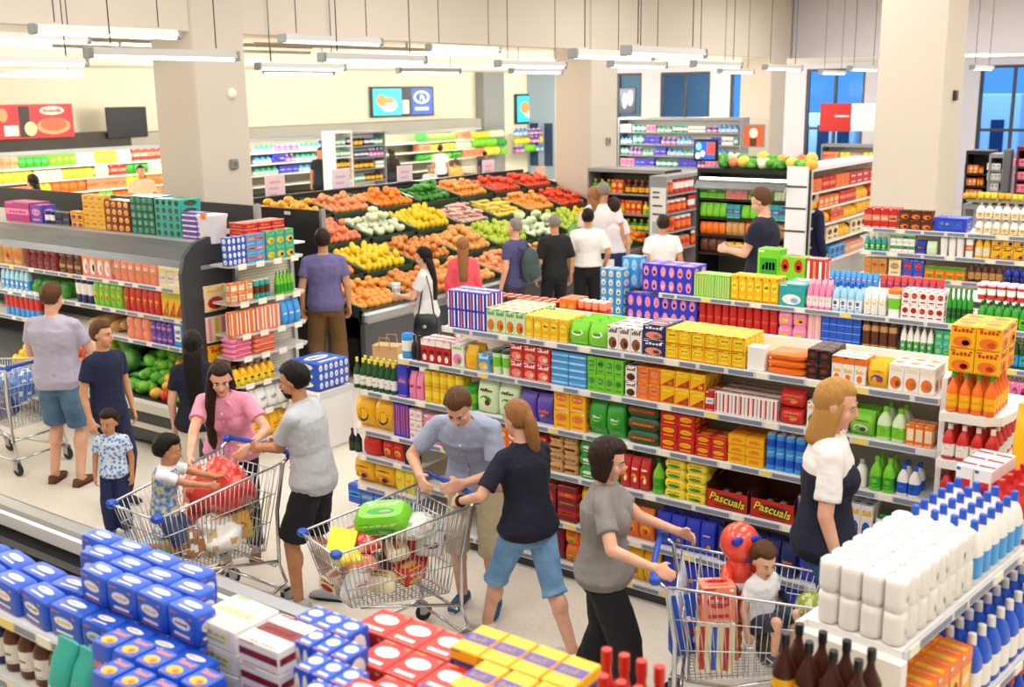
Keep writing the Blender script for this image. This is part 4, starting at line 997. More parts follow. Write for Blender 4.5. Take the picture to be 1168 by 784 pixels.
FAR = [(365, 168, -22.0, -60, 'm', ('crop', 'black'), 0x1C2230, 0x14161C, 'man in dark tee standing by the lit dairy cabinets', 'tan'),
       (446, 168, -21.5, 150, 'f', ('long', 'dark'), 0x15161C, 0x2A50B0, 'woman in black waistcoat and bright blue trousers', 'tan'),
       (502, 165, -22.5, 120, 'm', ('short', 'dark'), 0xECE8E4, 0x20242C, 'man in white tee in front of the green vegetable chiller', 'tan'),
       (520, 181, -20.5, 160, 'm', ('short', 'brown'), 0xE0A850, 0x404040, 'person in mustard top at the far display', 'tan'),
       (553, 172, -21.5, 140, 'm', ('crop', 'black'), 0x1C2858, 0x1C2858, 'person in navy blue leaning near the far display', 'brown'),
       (490, 188, -19.5, 120, 'm', ('crop', 'grey'), 0xB8C0C8, 0x303038, 'person in pale grey shirt at the far display', 'tan'),
       (160, 188, -20.5, -30, 'm', ('crop', 'black'), 0xD8B498, 0x30384C, 'person in beige top in front of the vegetable wall', 'tan'),
       (36, 199, -20.0, 200, 'f', ('long', 'black'), 0xF0ECE8, 0x404858, 'dark-haired woman in white behind the boxed goods', 'tan'),
       (823, 147, -16.5, 0, 'f', ('bob', 'black'), 0x16161A, 0x16161A, 'dark figure in black beyond the blue screen', 'tan')]
for px, py, X_, fa, sx, hr, tc, bc, lb, sk in FAR:
    v = on_x(px, py, X_)
    P(lb, lb, X_, min(v.y, 31.5), fa, min(v.z, 2.1), sx, sk, hr, ('tee', tc), ('pants', bc), None, vox=.018, eyes=False)
# ------------------------------------------------------------------ left chiller with canopy and end unit
FY = 6.6; FX = -8.42
ch = thing('refrigerated_cabinet', 'open chiller with steel canopy along the left aisle', 'chiller')
q = MB(); q.box(-15, FX, 7.05, 7.15, .1, 2.04); obj('back_panel', q.mesh('back_panel', [M(0x3A3A3C, .5)]), ch)
def xprism(mb, x0, x1, pts, mi=0): mb.loft([[(x0, y, z) for y, z in pts], [(x1, y, z) for y, z in pts]], mi)
q = MB(); xprism(q, -15, FX, [(6.62, 2.07), (6.5, 2.03), (6.40, 1.93), (6.38, 1.86), (6.41, 1.855), (6.5, 1.97), (6.64, 2.03)]); obj('canopy', q.mesh('canopy', [M(0x74787E, .38, .55, kind='brush', h2=0x5C6066)]), ch)
q = MB(); q.box(-15, FX, 6.6, 7.6, 2.02, 2.06); obj('counter_top', q.mesh('counter_top', [M(0x9C9A96, .4)]), ch)
q = MB(); q.box(-15, FX, 6.56, 6.62, 1.955, 1.985); obj('lamp_tube', q.mesh('lamp_tube', [M(0xFFF6E0, kind='emit', e=1.5)]), ch)
l = bpy.data.lights.new('chiller_light', 'AREA'); l.shape = 'RECTANGLE'; l.size = 6.2; l.size_y = .12; l.energy = 11; l.color = (1, .96, .86)
lo = bpy.data.objects.new('chiller_light', l); COL.objects.link(lo); lo.location = (-11.6, 6.55, 1.95); lo.rotation_euler = (math.radians(18), 0, 0)
for i, z in enumerate((1.59, 1.29, 1.0)): shelf_plate(ch, -15, FX, FY, 7.05, z, 70 + i)
q = MB(); xprism(q, -15, FX, [(6.35, .06), (6.3, .2), (6.3, .46), (6.38, .47), (6.42, .42), (7.05, .86), (7.05, .06)]); obj('bin', q.mesh('bin', [DGREY]), ch)
q = MB(); xprism(q, -15, FX, [(6.26, .40), (6.26, .49), (6.33, .5), (6.33, .40)]); xprism(q, -15, FX, [(6.27, .22), (6.27, .27), (6.31, .27), (6.31, .22)]); obj('bumper_rail', q.mesh('bumper_rail', [M(0xD8D4C8, .35)]), ch)
pr_ = [(6.33, 0), (6.33, 1.82), (6.38, 1.98), (6.5, 2.09), (6.66, 2.13), (7.15, 2.13), (7.15, 0)]
q = MB(); xprism(q, FX, FX + .05, pr_); ep = obj('end_panel', q.mesh('end_panel', [DGREY]), ch)
q = MB(); q.box(FX + .05, FX + .056, 6.55, 6.85, 1.83, 1.87); obj('nameplate', q.mesh('nameplate', [STEEL]), ep)
for k, (z, st) in enumerate(((1.42, 'CRY:pic'), (1.12, 'CPY:vs'), (.84, 'YOR:pic'), (.56, 'CRO:tri'))):
    o = put('leaflet_holder', product('box', .26, .25, .02, st), (FX + .062, 6.68, z), PI / 2, ('top', 'second', 'third', 'lowest')[k] + ' leaflet pocket on the dark chiller end panel', 'leaflet rack', 'leaflet pockets')
stock('Y', FY, 1.59, 'chiller top shelf', '''
-20 24 39 4 1 1 flat AOC:pic cheese_pack tan cheese pack
26 64 34 5 2 1 flat mUs:band salami_pack dark salami pack
66 92 34 3 2 1 flat UAs:band sausage_pack brown sausage pack
93 126 42 4 1 2 box sWP:pic ham_box pink ham box
128 178 44 6 1 2 pouch sgW:top ravioli_bag salmon green-top bag
180 225 47 5 2 1 box CWY:label cream_box cream pale box
''', hmax=.34)
stock('Y', FY, 1.29, 'chiller second shelf', '''
0 32 28 6 1 1 jug abW:oval milk_jug blue-white milk bottle
84 104 30 3 1 1 tub NWW:band yoghurt_tub navy white-lid tub
105 138 30 5 1 2 pouch gYR:pic veg_bag lime veg bag
140 182 32 6 1 2 pouch RgY:top salad_pouch red green-top pouch
184 206 30 3 1 1 box YRg:wedge pasta_carton yellow pasta carton
208 226 34 2 2 1 box bYW:label blue_carton blue yellow-label carton
''')
stock('Y', FY, 1.0, 'chiller third shelf', '''
4 44 30 7 1 1 tub bRW:band dessert_tub blue dessert tub
143 170 24 3 2 1 flat sRP:plain salmon_pack pink salmon pack
171 196 24 4 2 1 flat VPK:band slices_pack violet slice pack
198 226 30 3 1 1 box bWB:label fish_carton blue fish carton
''')
for i, (px, w) in enumerate(((100, .15), (111, .13), (122, .15), (131, .13))):
    put('bread_loaf', product('loaf', w, .13, .34, 'ACu:plain'), (solve_x(px, FY, 1.0), 6.8, 1.001 + .03 * (i % 2)), .2 * (i - 1), '%s round brown bread loaf on the chiller third shelf' % ORD[i], 'bread', 'bread loaves in the chiller')
# ------------------------------------------------------------------ fruit and vegetables
FR = {}
def fruit(kind):
    if kind in FR: return FR[kind]
    q = MB(); r = .05
    C_ = dict(orange=(0xF08A1E, .05, .05, .047), peach=(0xF29A70, .05, .05, .047), lemon=(0xF6D21E, .042, .042, .058), apple=(0xD8502C, .047, .047, .044), tomato=(0xE8431C, .05, .05, .043), potato=(0xD9A868, .045, .06, .042),
              onion=(0xD88A3C, .047, .047, .05), mango=(0xF0B438, .05, .065, .045), pear=(0xB8CC3C, .045, .045, .06), melon=(0xE8D060, .075, .075, .07), watermelon=(0x2A7A30, .11, .11, .1), cucumber=(0x2E8A34, .028, .12, .028),
              carrot=(0xF27C22, .02, .1, .02), radish=(0xF4C8BE, .024, .1, .024), lettuce=(0x7CC840, .09, .09, .07), parsley=(0x3C9A2C, .08, .08, .06), cabbage=(0xCFE0B0, .085, .085, .075), pepper=(0xE23A1A, .05, .05, .055), corn=(0xF2D860, .028, .09, .028), mandarin=(0xF4A244, .05, .05, .043), nectarine=(0xEE8A5C, .05, .05, .047), squash=(0xEAB060, .06, .06, .055), leek=(0xD6E8B8, .022, .12, .022))[kind]
    col, rx, ry, rz = C_
    if kind in ('lettuce', 'parsley', 'cabbage'):
        for k in range(7 if kind != 'parsley' else 12):
            a = k * 2.4; rr = .0 if k == 0 else rx * .45
            q.ell((math.cos(a) * rr, math.sin(a) * rr, rz * (.8 + .25 * math.sin(k * 1.7))), rx * .6, ry * .6, rz * .6, 8, 6, k % 2)
        mats = [M(col, .5), M({'lettuce': 0x5AAA2C, 'parsley': 0x2A7A20, 'cabbage': 0xE4EED0}[kind], .5)]
    else:
        q.ell((0, 0, rz), rx, ry, rz, 12, 8)
        if kind == 'apple' or kind == 'pear': q.tube([(0, 0, rz * 1.85), (.004, 0, rz * 2.25)], .003, 4, 1)
        if kind in ('tomato', 'pepper'): q.ell((0, 0, rz * 1.93), .018, .018, .006, 6, 4, 1)
        if kind in ('carrot', 'radish', 'leek', 'corn'): q.ell((0, ry * .95, rz), rx * .7, .03, rx * .8, 6, 4, 1)
        if kind in ('orange', 'lemon', 'peach', 'onion', 'mango', 'potato', 'melon', 'watermelon', 'cucumber'): q.ell((0, 0, rz * 1.97), rx * .16, rx * .16, rz * .06, 6, 4, 1)
        mats = [M(col, .4, kind='mottle', s=9, h2={'peach': 0xE8623C, 'nectarine': 0xF2B078, 'squash': 0xD89044, 'apple': 0xE8902C, 'watermelon': 0x7CB858}.get(kind, col)), M(0x4E7A2A if kind not in ('orange', 'lemon', 'onion', 'potato') else 0xB8842C, .5)]
    FR[kind] = q.mesh(kind, mats, 3); return FR[kind]
FCOUNT = {}
def heap(kind, where, desc, P00, eu, ev, nu, nv, sp, up_=Vector((0, 0, 1)), second=.5, sc=1.1):
    """fruit laid on a sloping bin floor: P00 corner, eu/ev edge vectors"""
    n = up_; eu, ev = Vector(eu), Vector(ev)
    for lay in (0, 1):
        for i in range(nu):
            for j in range(nv):
                if lay and (random.random() > second or i == 0 or j == 0): continue
                if FCOUNT.get(kind, 0) >= 290: return
                FCOUNT[kind] = FCOUNT.get(kind, 0) + 1
                u = (i + .5 + (.5 * (j % 2) - .25 if not lay else 0)) / nu; v = (j + .5) / nv
                p = P00 + eu * u + ev * v + n * (.003 + lay * sp * .72)
                o = bpy.data.objects.new(kind, fruit(kind)); COL.objects.link(o); o.location = p + Vector((random.uniform(-.004, .004), random.uniform(-.004, .004), 0))
                long_ = kind in ('cucumber', 'carrot', 'radish', 'corn', 'leek')
                o.rotation_euler = (random.uniform(-.25, .25), random.uniform(-.25, .25), (PI / 2 + random.uniform(-.2, .2)) if long_ else random.uniform(0, 6.28)); k = sc * random.uniform(.92, 1.06); o.scale = (k, k, k)
                tag(o, desc + ' ' + where, kind if kind not in ('leek', 'parsley', 'lettuce', 'cabbage') else 'vegetable', desc + ' heap ' + where)
BINM = M(0x18221C, .45); EDGEM = M(0x2C4434, .4)
pd = thing('produce_display', 'long tiered produce display of dark bins with a steel front edge', 'produce stand')
PT = [(-9.1, .80), (-9.95, 1.06), (-10.75, 1.36), (-11.5, 1.66), (-12.2, 1.92)]
PY0, PB, NB = 9.47, .988, 8
q = MB(); q.box(-12.3, -9.2, PY0, PY0 + PB * NB, .12, .5); q.box(-12.3, -10.0, PY0 + .02, PY0 + PB * NB, .5, .9); q.box(-12.3, -10.9, PY0 + .04, PY0 + PB * NB, .9, 1.25); q.box(-12.3, -11.7, PY0 + .06, PY0 + PB * NB, 1.25, 1.6)
obj('plinth', q.mesh('plinth', [BLACKM]), pd)
q = MB(); q.box(-9.2, -9.05, PY0, PY0 + PB * NB, .7, .84, 0, .03); obj('front_rail', q.mesh('front_rail', [STEEL]), pd)
q = MB(); q.box(-9.16, -9.08, PY0, PY0 + PB * NB, .1, .7); obj('front_panel', q.mesh('front_panel', [M(0x56585A, .4)]), pd)
q = MB(); q.box(-12.4, -12.3, PY0, PY0 + PB * NB, .0, 1.98); obj('back_board', q.mesh('back_board', [BLACKM]), pd)
BINS = [[('mandarin', 'small mandarin'), ('onion', 'yellow onion'), ('squash', 'round squash'), ('nectarine', 'ripe nectarine'), ('potato', 'washed potato'), ('watermelon', 'striped watermelon'), ('melon', 'yellow melon'), ('orange', 'blood orange')],
        [('orange', 'navel orange'), ('lemon', 'bright lemon'), ('onion', 'brown onion'), ('squash', 'pale squash'), ('pear', 'green pear'), ('cabbage', 'round cabbage'), ('pear', 'speckled pear'), ('lemon', 'pale lemon')],
        [('leek', 'white-green leek'), ('peach', 'pink peach'), ('cabbage', 'white cabbage'), ('lemon', 'waxed lemon'), ('radish', 'white radish'), ('corn', 'yellow corn'), ('mandarin', 'loose mandarin'), ('tomato', 'vine tomato')],
        [('mandarin', 'bright mandarin'), ('mango', 'golden mango'), ('nectarine', 'blushed nectarine'), ('orange', 'juice orange'), ('parsley', 'bunched parsley'), ('mandarin', 'orange mandarin'), ('tomato', 'red tomato'), ('tomato', 'salad tomato')]]
SPC = dict(orange=.104, onion=.1, potato=.11, peach=.104, watermelon=.23, melon=.16, lemon=.1, pepper=.11, pear=.1, cucumber=.1, leek=.1, cabbage=.19, radish=.09, carrot=.085, tomato=.104, mango=.12, parsley=.16, apple=.1, lettuce=.19, corn=.075, mandarin=.104, nectarine=.104, squash=.125)
for t in range(4):
    (xa, za), (xb, zb) = PT[t], PT[t + 1]; dx = xb - xa; xa2, xb2 = xa - .06, xb + .02
    za2 = za + .0; zb2 = zb - .10; nrm = Vector((zb2 - za2, 0, -(xb2 - xa2))).normalized()
    for b in range(NB):
        y0 = PY0 + b * PB; y1 = y0 + PB
        q = MB()
        q.loft([[(xa2, y, za2), (xb2, y, zb2), (xb2, y, zb2 - .03), (xa2, y, za2 - .03)] for y in (y0 + .01, y1 - .01)], 0)
        for yy in (y0, y1 - .03): q.loft([[(xa2 + .03, y, za2 - .05), (xa2 + .03, y, za2 + .1), (xb2, y, zb2 + .1), (xb2, y, zb2 - .05)] for y in (yy, yy + .03)], 1)
        q.box(xa2, xa2 + .03, y0, y1, za2 - .12, za2 + .06, 1); q.box(xb2 - .02, xb2, y0, y1, zb2 - .05, zb2 + .11, 0)
        obj('bin', q.mesh('bin', [BINM, EDGEM]), pd)
        kind, desc = BINS[t][b]; sp = SPC[kind]
        if kind == 'pepper': kind2 = ('pepper', 'lettuce')
        L_ = math.hypot(xb2 - xa2, zb2 - za2) - .08
        big_u = kind in ('cucumber', 'carrot', 'radish', 'corn', 'leek')
        nu = max(2, int((PB - .1) / sp)); nv = max(2, int(L_ / (sp if not big_u else .15)))
        heap(kind, 'in bin %s from the pillar on %s tier of produce stand' % (('one', 'two', 'three', 'four', 'five', 'six', 'seven', 'eight')[b], ('front', 'second', 'third', 'top')[t]), desc, Vector((xa2 - .05, y0 + .05, za2 + .018)) , (0, PB - .1, 0), Vector((xb2 - xa2 + .09, 0, (zb2 - za2) * .9)), nu, nv, sp, nrm)
# vegetables in the chiller bin
def xb(px, y, z): return solve_x(px, y, z)
for kind, a, b, desc in (('watermelon', 122, 136, 'cut watermelon'), ('cucumber', 137, 150, 'dark cucumber'), ('lettuce', 150, 178, 'green lettuce'), ('mango', 179, 190, 'yellow mango'), ('pepper', 191, 206, 'red pepper'), ('lettuce', 206, 226, 'crisp lettuce'), ('lemon', 20, 60, 'loose lemon'), ('peach', 62, 90, 'pink peach'), ('pear', 92, 120, 'pale pear')):
    x0, x1 = xb(a, 6.5, .5), xb(b, 6.5, .5); sp = SPC[kind]
    heap(kind, 'in the chiller bottom bin', desc, Vector((x0, 6.44, .44)), (x1 - x0, 0, 0), (0, .5, .36), max(1, int((x1 - x0) / sp)), max(3, int(.62 / sp / .8)) if kind != 'cucumber' else 4, sp, second=.7, sc=1.25)
# herbs hanging over the second shelf
for i in range(4):
    o = bpy.data.objects.new('herb_bunch', fruit('parsley')); COL.objects.link(o); o.location = (solve_x(38 + i * 10, FY, 1.29), 6.72, 1.291); o.scale = (1.5, 1.3, 1.8)
    tag(o, '%s bunch of feathery green herbs on the chiller second shelf' % ORD[i], 'herbs', 'herb bunches in the chiller')
# goods on the chiller top
stock('Y', 6.8, 2.06, 'chiller counter top', '''
5 33 20 1 1 1 box MPM:band gift_box magenta box
34 47 19 1 1 1 box VPI:oval blue_violet_box small violet box
48 61 14 2 1 1 can NWb:band blue_tin navy tin
62 78 14 2 1 1 box KNW:band black_packet black packet
80 94 17 2 2 1 box YMU:pic sweet_box yellow-maroon box
95 119 36 3 4 1 box YAM:oval chocolate_box gold chocolate box
120 148 33 2 4 1 box mYV:ovals_2_1 biscuit_carton maroon biscuit carton
149 176 40 1 5 1 box DTY:ovals_4_1 cracker_carton long green carton
177 206 40 1 5 1 box TDM:ovals_4_1 tea_carton teal-green carton
207 224 28 1 5 1 box VWM:band violet_box violet flat box
''', maxd=.3)
v0 = solve_x(241, 6.75, 2.06)
q = MB(); q.loft([ring(v0, 6.78, z, a, a * .9, 16, .35) for z, a in ((2.06, .1), (2.28, .115), (2.31, .125), (2.33, .125))]); q.loft([ring(v0, 6.78, z, a, a * .9, 16, .35) for z, a in ((2.33, .105), (2.331, .1))])
bk = obj('white_bin', q.mesh('white_bin', [M(0xE6E6EA, .4)], .8)); tag(bk, 'white plastic bin with an orange clip at the chiller end', 'bin')
q = MB(); q.box(v0 - .02, v0 + .04, 6.66, 6.69, 2.3, 2.345); obj('clip', q.mesh('clip', [PM('O')]), bk)
# end unit facing right
EX = -8.02
eu = thing('end_shelf_unit', 'narrow shelf unit of snacks at the end of the chiller', 'shelving')
q = MB(); q.box(FX + .06, FX + .1, 6.95, 7.62, .05, 1.98); q.box(FX + .06, FX + .4, 6.6, 6.64, .05, 1.9) if False else None; obj('back_panel', q.mesh('back_panel', [PERF]), eu)
for yy in (6.9, 7.62):
    q = MB(); q.box(FX + .1, FX + .14, yy - .02, yy + .02, 0, 1.96); obj('upright', q.mesh('upright', [STEEL]), eu)
EZ = [1.88, 1.52, 1.21, .99, .72, .43, .14]
for i, z in enumerate(EZ):
    q = MB(); a = [(FX + .1, 6.62), (EX - .05, 6.62), (EX, 6.68), (EX, 7.5), (EX - .06, 7.58), (FX + .1, 7.58)]
    q.loft([[(x, y, z - .022) for x, y in a], [(x, y, z - .001) for x, y in a]]); s = obj('shelf', q.mesh('shelf', [M(0xC9C8C4, .4)]), eu)
    q = MB()
    for k in range(4): q.box(EX, EX + .006, 6.7 + k * .22, 6.8 + k * .22, z - .045, z + .01)
    obj('price_tag', q.mesh('price_tag', [TAGW]), s)
EU = 'chiller end unit'
stock('X', EX, EZ[0], EU + ' top', '''
262 283 30 2 2 1 box BWO:ovals_2_2 cracker_pack blue dotted cracker pack
284 305 30 2 3 1 box bOW:band biscuit_pack sky-orange biscuit pack
306 338 30 3 2 1 box TYg:pic rice_cake_pack teal rice-cake pack
''', maxd=.28)
stock('X', EX, EZ[1], EU + ' upper shelf', '''
265 291 22 3 2 1 box OCW:label wafer_carton orange wafer carton
293 312 20 3 1 1 can TUW:band tuna_can teal tuna can
318 338 25 5 1 1 jug gGG:plain green_bottle slim green bottle
''', maxd=.28)
stock('X', EX, EZ[2], EU + ' middle shelf', '''
266 294 26 3 1 1 box OWO:vs cake_box orange cake box
295 322 26 3 1 1 box sWO:vs sponge_box pale orange box
324 346 26 3 1 1 pouch bBW:band blue_bag blue snack bag
''', maxd=.28)
stock('X', EX, EZ[3], EU + ' fourth shelf', '''
268 292 22 1 4 1 flat PRs:band meat_pack pink flat pack
294 318 22 1 4 1 flat sRP:band meat_tray salmon flat pack
''', maxd=.28)
stock('X', EX, EZ[4], EU + ' fifth shelf', '''
270 316 22 6 1 1 jug YLU:band oil_jar yellow oil bottle
''', maxd=.28)
stock('X', EX, EZ[5], EU + ' sixth shelf', '''
284 332 22 4 1 1 pouch WSN:oval sugar_packet white sugar packet
''', maxd=.28)
stock('X', EX, EZ[6], EU + ' floor shelf', '''
290 332 24 4 1 1 pouch YWO:label flour_packet yellow flour packet
''', maxd=.28)
for i in range(3):
    for k in range(2):
        put('snack_carton', product('box', .16, .12, .22, 'RWO:stack_2'), (FX + .22, 6.95 + i * .17, 2.01 + k * .12), PI / 2, '%s red carton stacked behind the blue packs, %s' % (ORD[i], LAY[2][k]), 'carton', 'red cartons on the chiller end')
q = MB(); q.box(FX + .1, FX + .36, 6.85, 7.6, 1.99, 2.008); obj('top_board', q.mesh('top_board', [WHITEM]), eu)
pal = tag(put('blue_case', product('box', .42, .26, .4, 'BWb:ovals_6_3'), (EX + .26, 7.42, .62), PI / 2, 'stack of blue cases beside the chiller end unit', 'case'), None, None)
stn = thing('display_plinth', 'low white display plinth under the blue case', 'stand', (EX + .26, 7.42, 0))
q = MB(); q.box(-.22, .22, -.24, .24, 0, .6, 0, .02); obj('body', q.mesh('body', [WHITEM]), stn); q = MB(); q.box(.22, .226, -.22, .22, .54, .6); obj('price_strip', q.mesh('price_strip', [RAILM]), stn)
# black board behind the chiller
bb = thing('display_board', 'long black back board behind the left chiller', 'board')
q = MB(); q.box(-15, -9.45, 8.2, 8.25, 0, 2.23); obj('panel', q.mesh('panel', [BLACKM]), bb); q = MB(); q.box(-9.48, -9.43, 8.19, 8.26, 0, 2.25); obj('edge_trim', q.mesh('edge_trim', [STEEL]), bb)
xe = solve_x(366, 9.42, 2.0); ze = on_y(330, 238, 9.42).z
b2 = thing('display_board', 'black end board of the produce display beside the pillar', 'board')
q = MB(); q.box(-10.78, xe, 9.40, 9.45, 0, ze); obj('panel', q.mesh('panel', [BLACKM]), b2); q = MB(); q.box(xe, xe + .04, 9.39, 9.46, 0, ze + .02); obj('edge_trim', q.mesh('edge_trim', [STEEL]), b2)
v = on_y(328, 243, 9.4); q = MB(); q.box(v.x - .05, v.x + .05, 9.39, 9.4, v.z - .02, v.z + .02); obj('label_tag', q.mesh('label_tag', [WHITEM]), b2)
# ------------------------------------------------------------------ near chest freezer
fz = thing('chest_freezer', 'long open chest freezer with steel rail in front of the aisle', 'freezer')
q = MB(); q.box(-9, -2.3, 3.4, 3.52, .05, .82); obj('outer_wall', q.mesh('outer_wall', [M(0x6A6C70, .4)]), fz)
q = MB(); xprism(q, -9, -2.3, [(3.40, .87), (3.41, .905), (3.5, .905), (3.54, .885), (3.54, .8), (3.40, .8)]); obj('rail', q.mesh('rail', [STEEL]), fz)
q = MB(); q.box(-9, -2.3, 3.36, 3.395, .8, .88); obj('light_strip', q.mesh('light_strip', [M(0xEDEFF2, .35)]), fz)
q = MB(); q.box(-9, -2.3, 2.66, 3.4, .05, .35); q.box(-9, -2.3, 3.2, 3.26, .35, .8); q.box(-9, -2.3, 3.0, 3.05, .35, .62); obj('liner', q.mesh('liner', [BLACKM]), fz)
q = MB(); q.box(-9, -2.3, 2.7, 3.0, .6, .64); q.box(-9, -2.3, 2.72, 2.98, .64, .67)
for k in range(5): q.box(-9, -2.3, 2.72 + k * .055, 2.745 + k * .055, .67, .69)
obj('wood_slats', q.mesh('wood_slats', [M(0x5C4C3C, .5, kind='brush', h2=0x3A2E24)]), fz)
for i in range(9):
    x = -5.9 + .13 * i
    put('frozen_packet', product('flat', .125, .07, .16, 'PMV:pic'), (x, 2.86, .691), .1, '%s pinkish packet lying on the freezer slats' % ORD[i], 'packet', 'packets on the freezer')
# ------------------------------------------------------------------ foreground gondola
fg = thing('gondola_shelving', 'low gondola holding the blurred stacks at the front', 'shelving')
q = MB(); q.box(-5.2, -1.3, 2.16, 2.3, 0, 1.2); obj('base', q.mesh('base', [M(0x4A3A30, .6)]), fg)
for z, x1, y1 in ((1.5, -2.95, 2.21), (1.22, -3.28, 2.2)): shelf_plate(fg, -5.2, x1, 1.97, y1, z, 90)
q = MB(); q.box(-3.78, -2.95, 2.21, 2.38, 1.47, 1.4995); obj('shelf_extension', q.mesh('shelf_extension', [GREYM]), fg)
q = MB(); q.box(-2.94, -1.3, 1.72, 2.62, 1.36, 1.38); q.box(-3.28, -2.94, 1.72, 1.98, 1.36, 1.38); obj('display_deck', q.mesh('display_deck', [GREYM]), fg)
q = MB(); q.box(-2.2, -1.3, 2.3, 2.64, 1.38, 1.49); obj('step', q.mesh('step', [GREYM]), fg)
for i in range(9):
    x = -4.25 + i * .105
    if i < 3: put('blue_label_bottle', product('bottle', .09, .26, .09, 'NWN:plain'), (x, 2.05, 1.221), 0, '%s dark bottle with white label under the blue packs' % ORD[i], 'bottle', 'bottles under the blue packs')
    else: put('brown_bottle', product('bottle', .09, .26, .09, 'UWY:plain'), (x, 2.05, 1.221), 0, '%s brown bottle with white label under the blue packs' % ORD[i - 3], 'bottle', 'brown bottles under the blue packs')
def block(st, ty, name, desc, px0, px1, yf, yb, z, h, nx, ny, levels, wh, cat='pack', rz=0.0, jit=.02):
    """levels: number of layers for each row counted from the front"""
    for j in range(ny):
        d = (yb - yf) / ny; yy = yf + d * (j + .5); a, b = solve_x(px0, yy, z + h), solve_x(px1, yy, z + h); w = (b - a) / nx
        parts = product(ty, round(w - .004, 2), h - .001, d - .004, st)
        for k in range(levels[j]):
            for i in range(nx):
                lab = ([ORD[i]] if nx > 1 else []) + [desc] + (['in', ORD[j], 'row'] if ny > 1 else []) + ([LAY.get(levels[j], [ORD[q_] + ' layer' for q_ in range(9)])[k]] if levels[j] > 1 else []) + [wh]
                put(name, parts, (a + (b - a) * (i + .5) / nx, yy, z + k * h + .001), rz + random.uniform(-jit, jit), ' '.join(lab), cat, desc + ' stack ' + wh)
block('BWO:oval', 'soft', 'rusk_bag', 'blue rusk bag', -60, 104, 1.99, 2.2, 1.5, .12, 5, 2, (1, 1), 'at left of the heap', 'bag', 0, .16)
block('BWO:oval', 'soft', 'blue_pack', 'deep blue pack', 104, 240, 1.99, 2.37, 1.5, .12, 4, 4, (1, 2, 2, 2), 'on the blue heap', 'pack', 0, .07)
block('BYs:pic', 'soft', 'blue_bag', 'tall blue orange-print bag', 118, 245, 1.74, 1.98, 1.38, .29, 5, 2, (1, 1), 'before the heap', 'bag', 0, .03)
block('TbW:band', 'pouch', 'aqua_bag', 'aqua bag', 66, 116, 1.84, 2.0, 1.28, .3, 2, 1, (1,), 'by the shelf rail', 'bag')
block('WCg:label', 'box', 'tissue_pack', 'white green-print pack', 250, 300, 2.12, 2.32, 1.38, .083, 1, 1, (4,), 'in the white stack')
block('WmR:band', 'box', 'wafer_pack', 'white red-print pack', 302, 348, 2.1, 2.3, 1.38, .085, 1, 1, (4,), 'in the white stack')
block('BWs:ovals_2_1', 'box', 'baby_food_box', 'blue baby-food box', 352, 412, 1.95, 2.4, 1.38, .115, 3, 4, (3, 3, 3, 3), 'in the blue stack', 'box')
block('RWs:tri', 'box', 'red_box', 'red white-print box', 398, 470, 1.86, 2.1, 1.38, .19, 2, 2, (2, 2), 'in the red stack', 'box')
block('RWs:tri', 'box', 'red_carton', 'red white-print carton', 420, 530, 2.1, 2.6, 1.5, .17, 3, 3, (1, 1, 1), 'behind the red stack', 'box')
block('VPb:ovals_2_1', 'box', 'purple_box', 'purple and blue box', 468, 548, 1.9, 2.25, 1.38, .16, 3, 3, (2, 2, 2), 'in the purple stack', 'box')
block('YVL:band', 'box', 'yellow_box', 'yellow purple-side box', 532, 670, 1.9, 2.62, 1.5, .11, 4, 4, (1, 2, 2, 2), 'in the yellow stack', 'box')
for i in range(4):
    for j in range(3):
        y = 2.18 + j * .13; x = solve_x(684 + i * 20 + j * 4, y, 1.85)
        put('red_cap_bottle', product('bottle', .085, .36, .085, 'RWR:plain'), (x, y, 1.53), 0, '%s red bottle in %s row at the front edge' % (ORD[i], ORD[j]), 'bottle', 'red bottles at the front edge')
q = MB(); q.box(-1.75, -1.0, 2.08, 2.56, 1.5, 1.529); obj('bottle_deck', q.mesh('bottle_deck', [GREYM]), fg)
q = MB(); q.box(-1.7, -1.05, 2.1, 2.55, 0, 1.5); obj('bottle_plinth', q.mesh('bottle_plinth', [GREYM]), fg)
# ------------------------------------------------------------------ paper goods gondola at right (runs away from the camera)
TO = Vector((-.96, 3.63, 0)); TY = Vector((.134, .991, 0)).normalized(); TX = Vector((TY.y, -TY.x, 0)); TR_ = math.atan2(TX.y, TX.x)
def tp(u, v, z): return TO + TX * u + TY * v + Vector((0, 0, z))
pg = thing('paper_goods_gondola', 'white gondola of toilet rolls and bottles at the right front', 'shelving', TO, TR_)
for z, u1, v0 in ((1.5, .0, -.0), (1.05, .06, -.1), (.6, .06, -.1), (.14, .08, -.1)):
    q = MB(); q.box(-.37, u1, v0, 3.2, z - .03, z - .001); s = obj('shelf', q.mesh('shelf', [WHITEM]), pg)
    q = MB(); price_rail(q, v0, 3.2, -u1 - .0, z, 5); o = obj('price_rail', q.mesh('price_rail', [RAILM, INSERT, TAGW, TAGY]), s); o.rotation_euler = (0, 0, PI / 2)
q = MB(); q.box(-.39, -.37, -.05, 3.2, 0, 1.5); obj('back_panel', q.mesh('back_panel', [WHITEM]), pg)
q = MB(); q.box(-.37, .02, -.05, -.0, 0, 1.47); obj('end_panel', q.mesh('end_panel', [WHITEM]), pg)
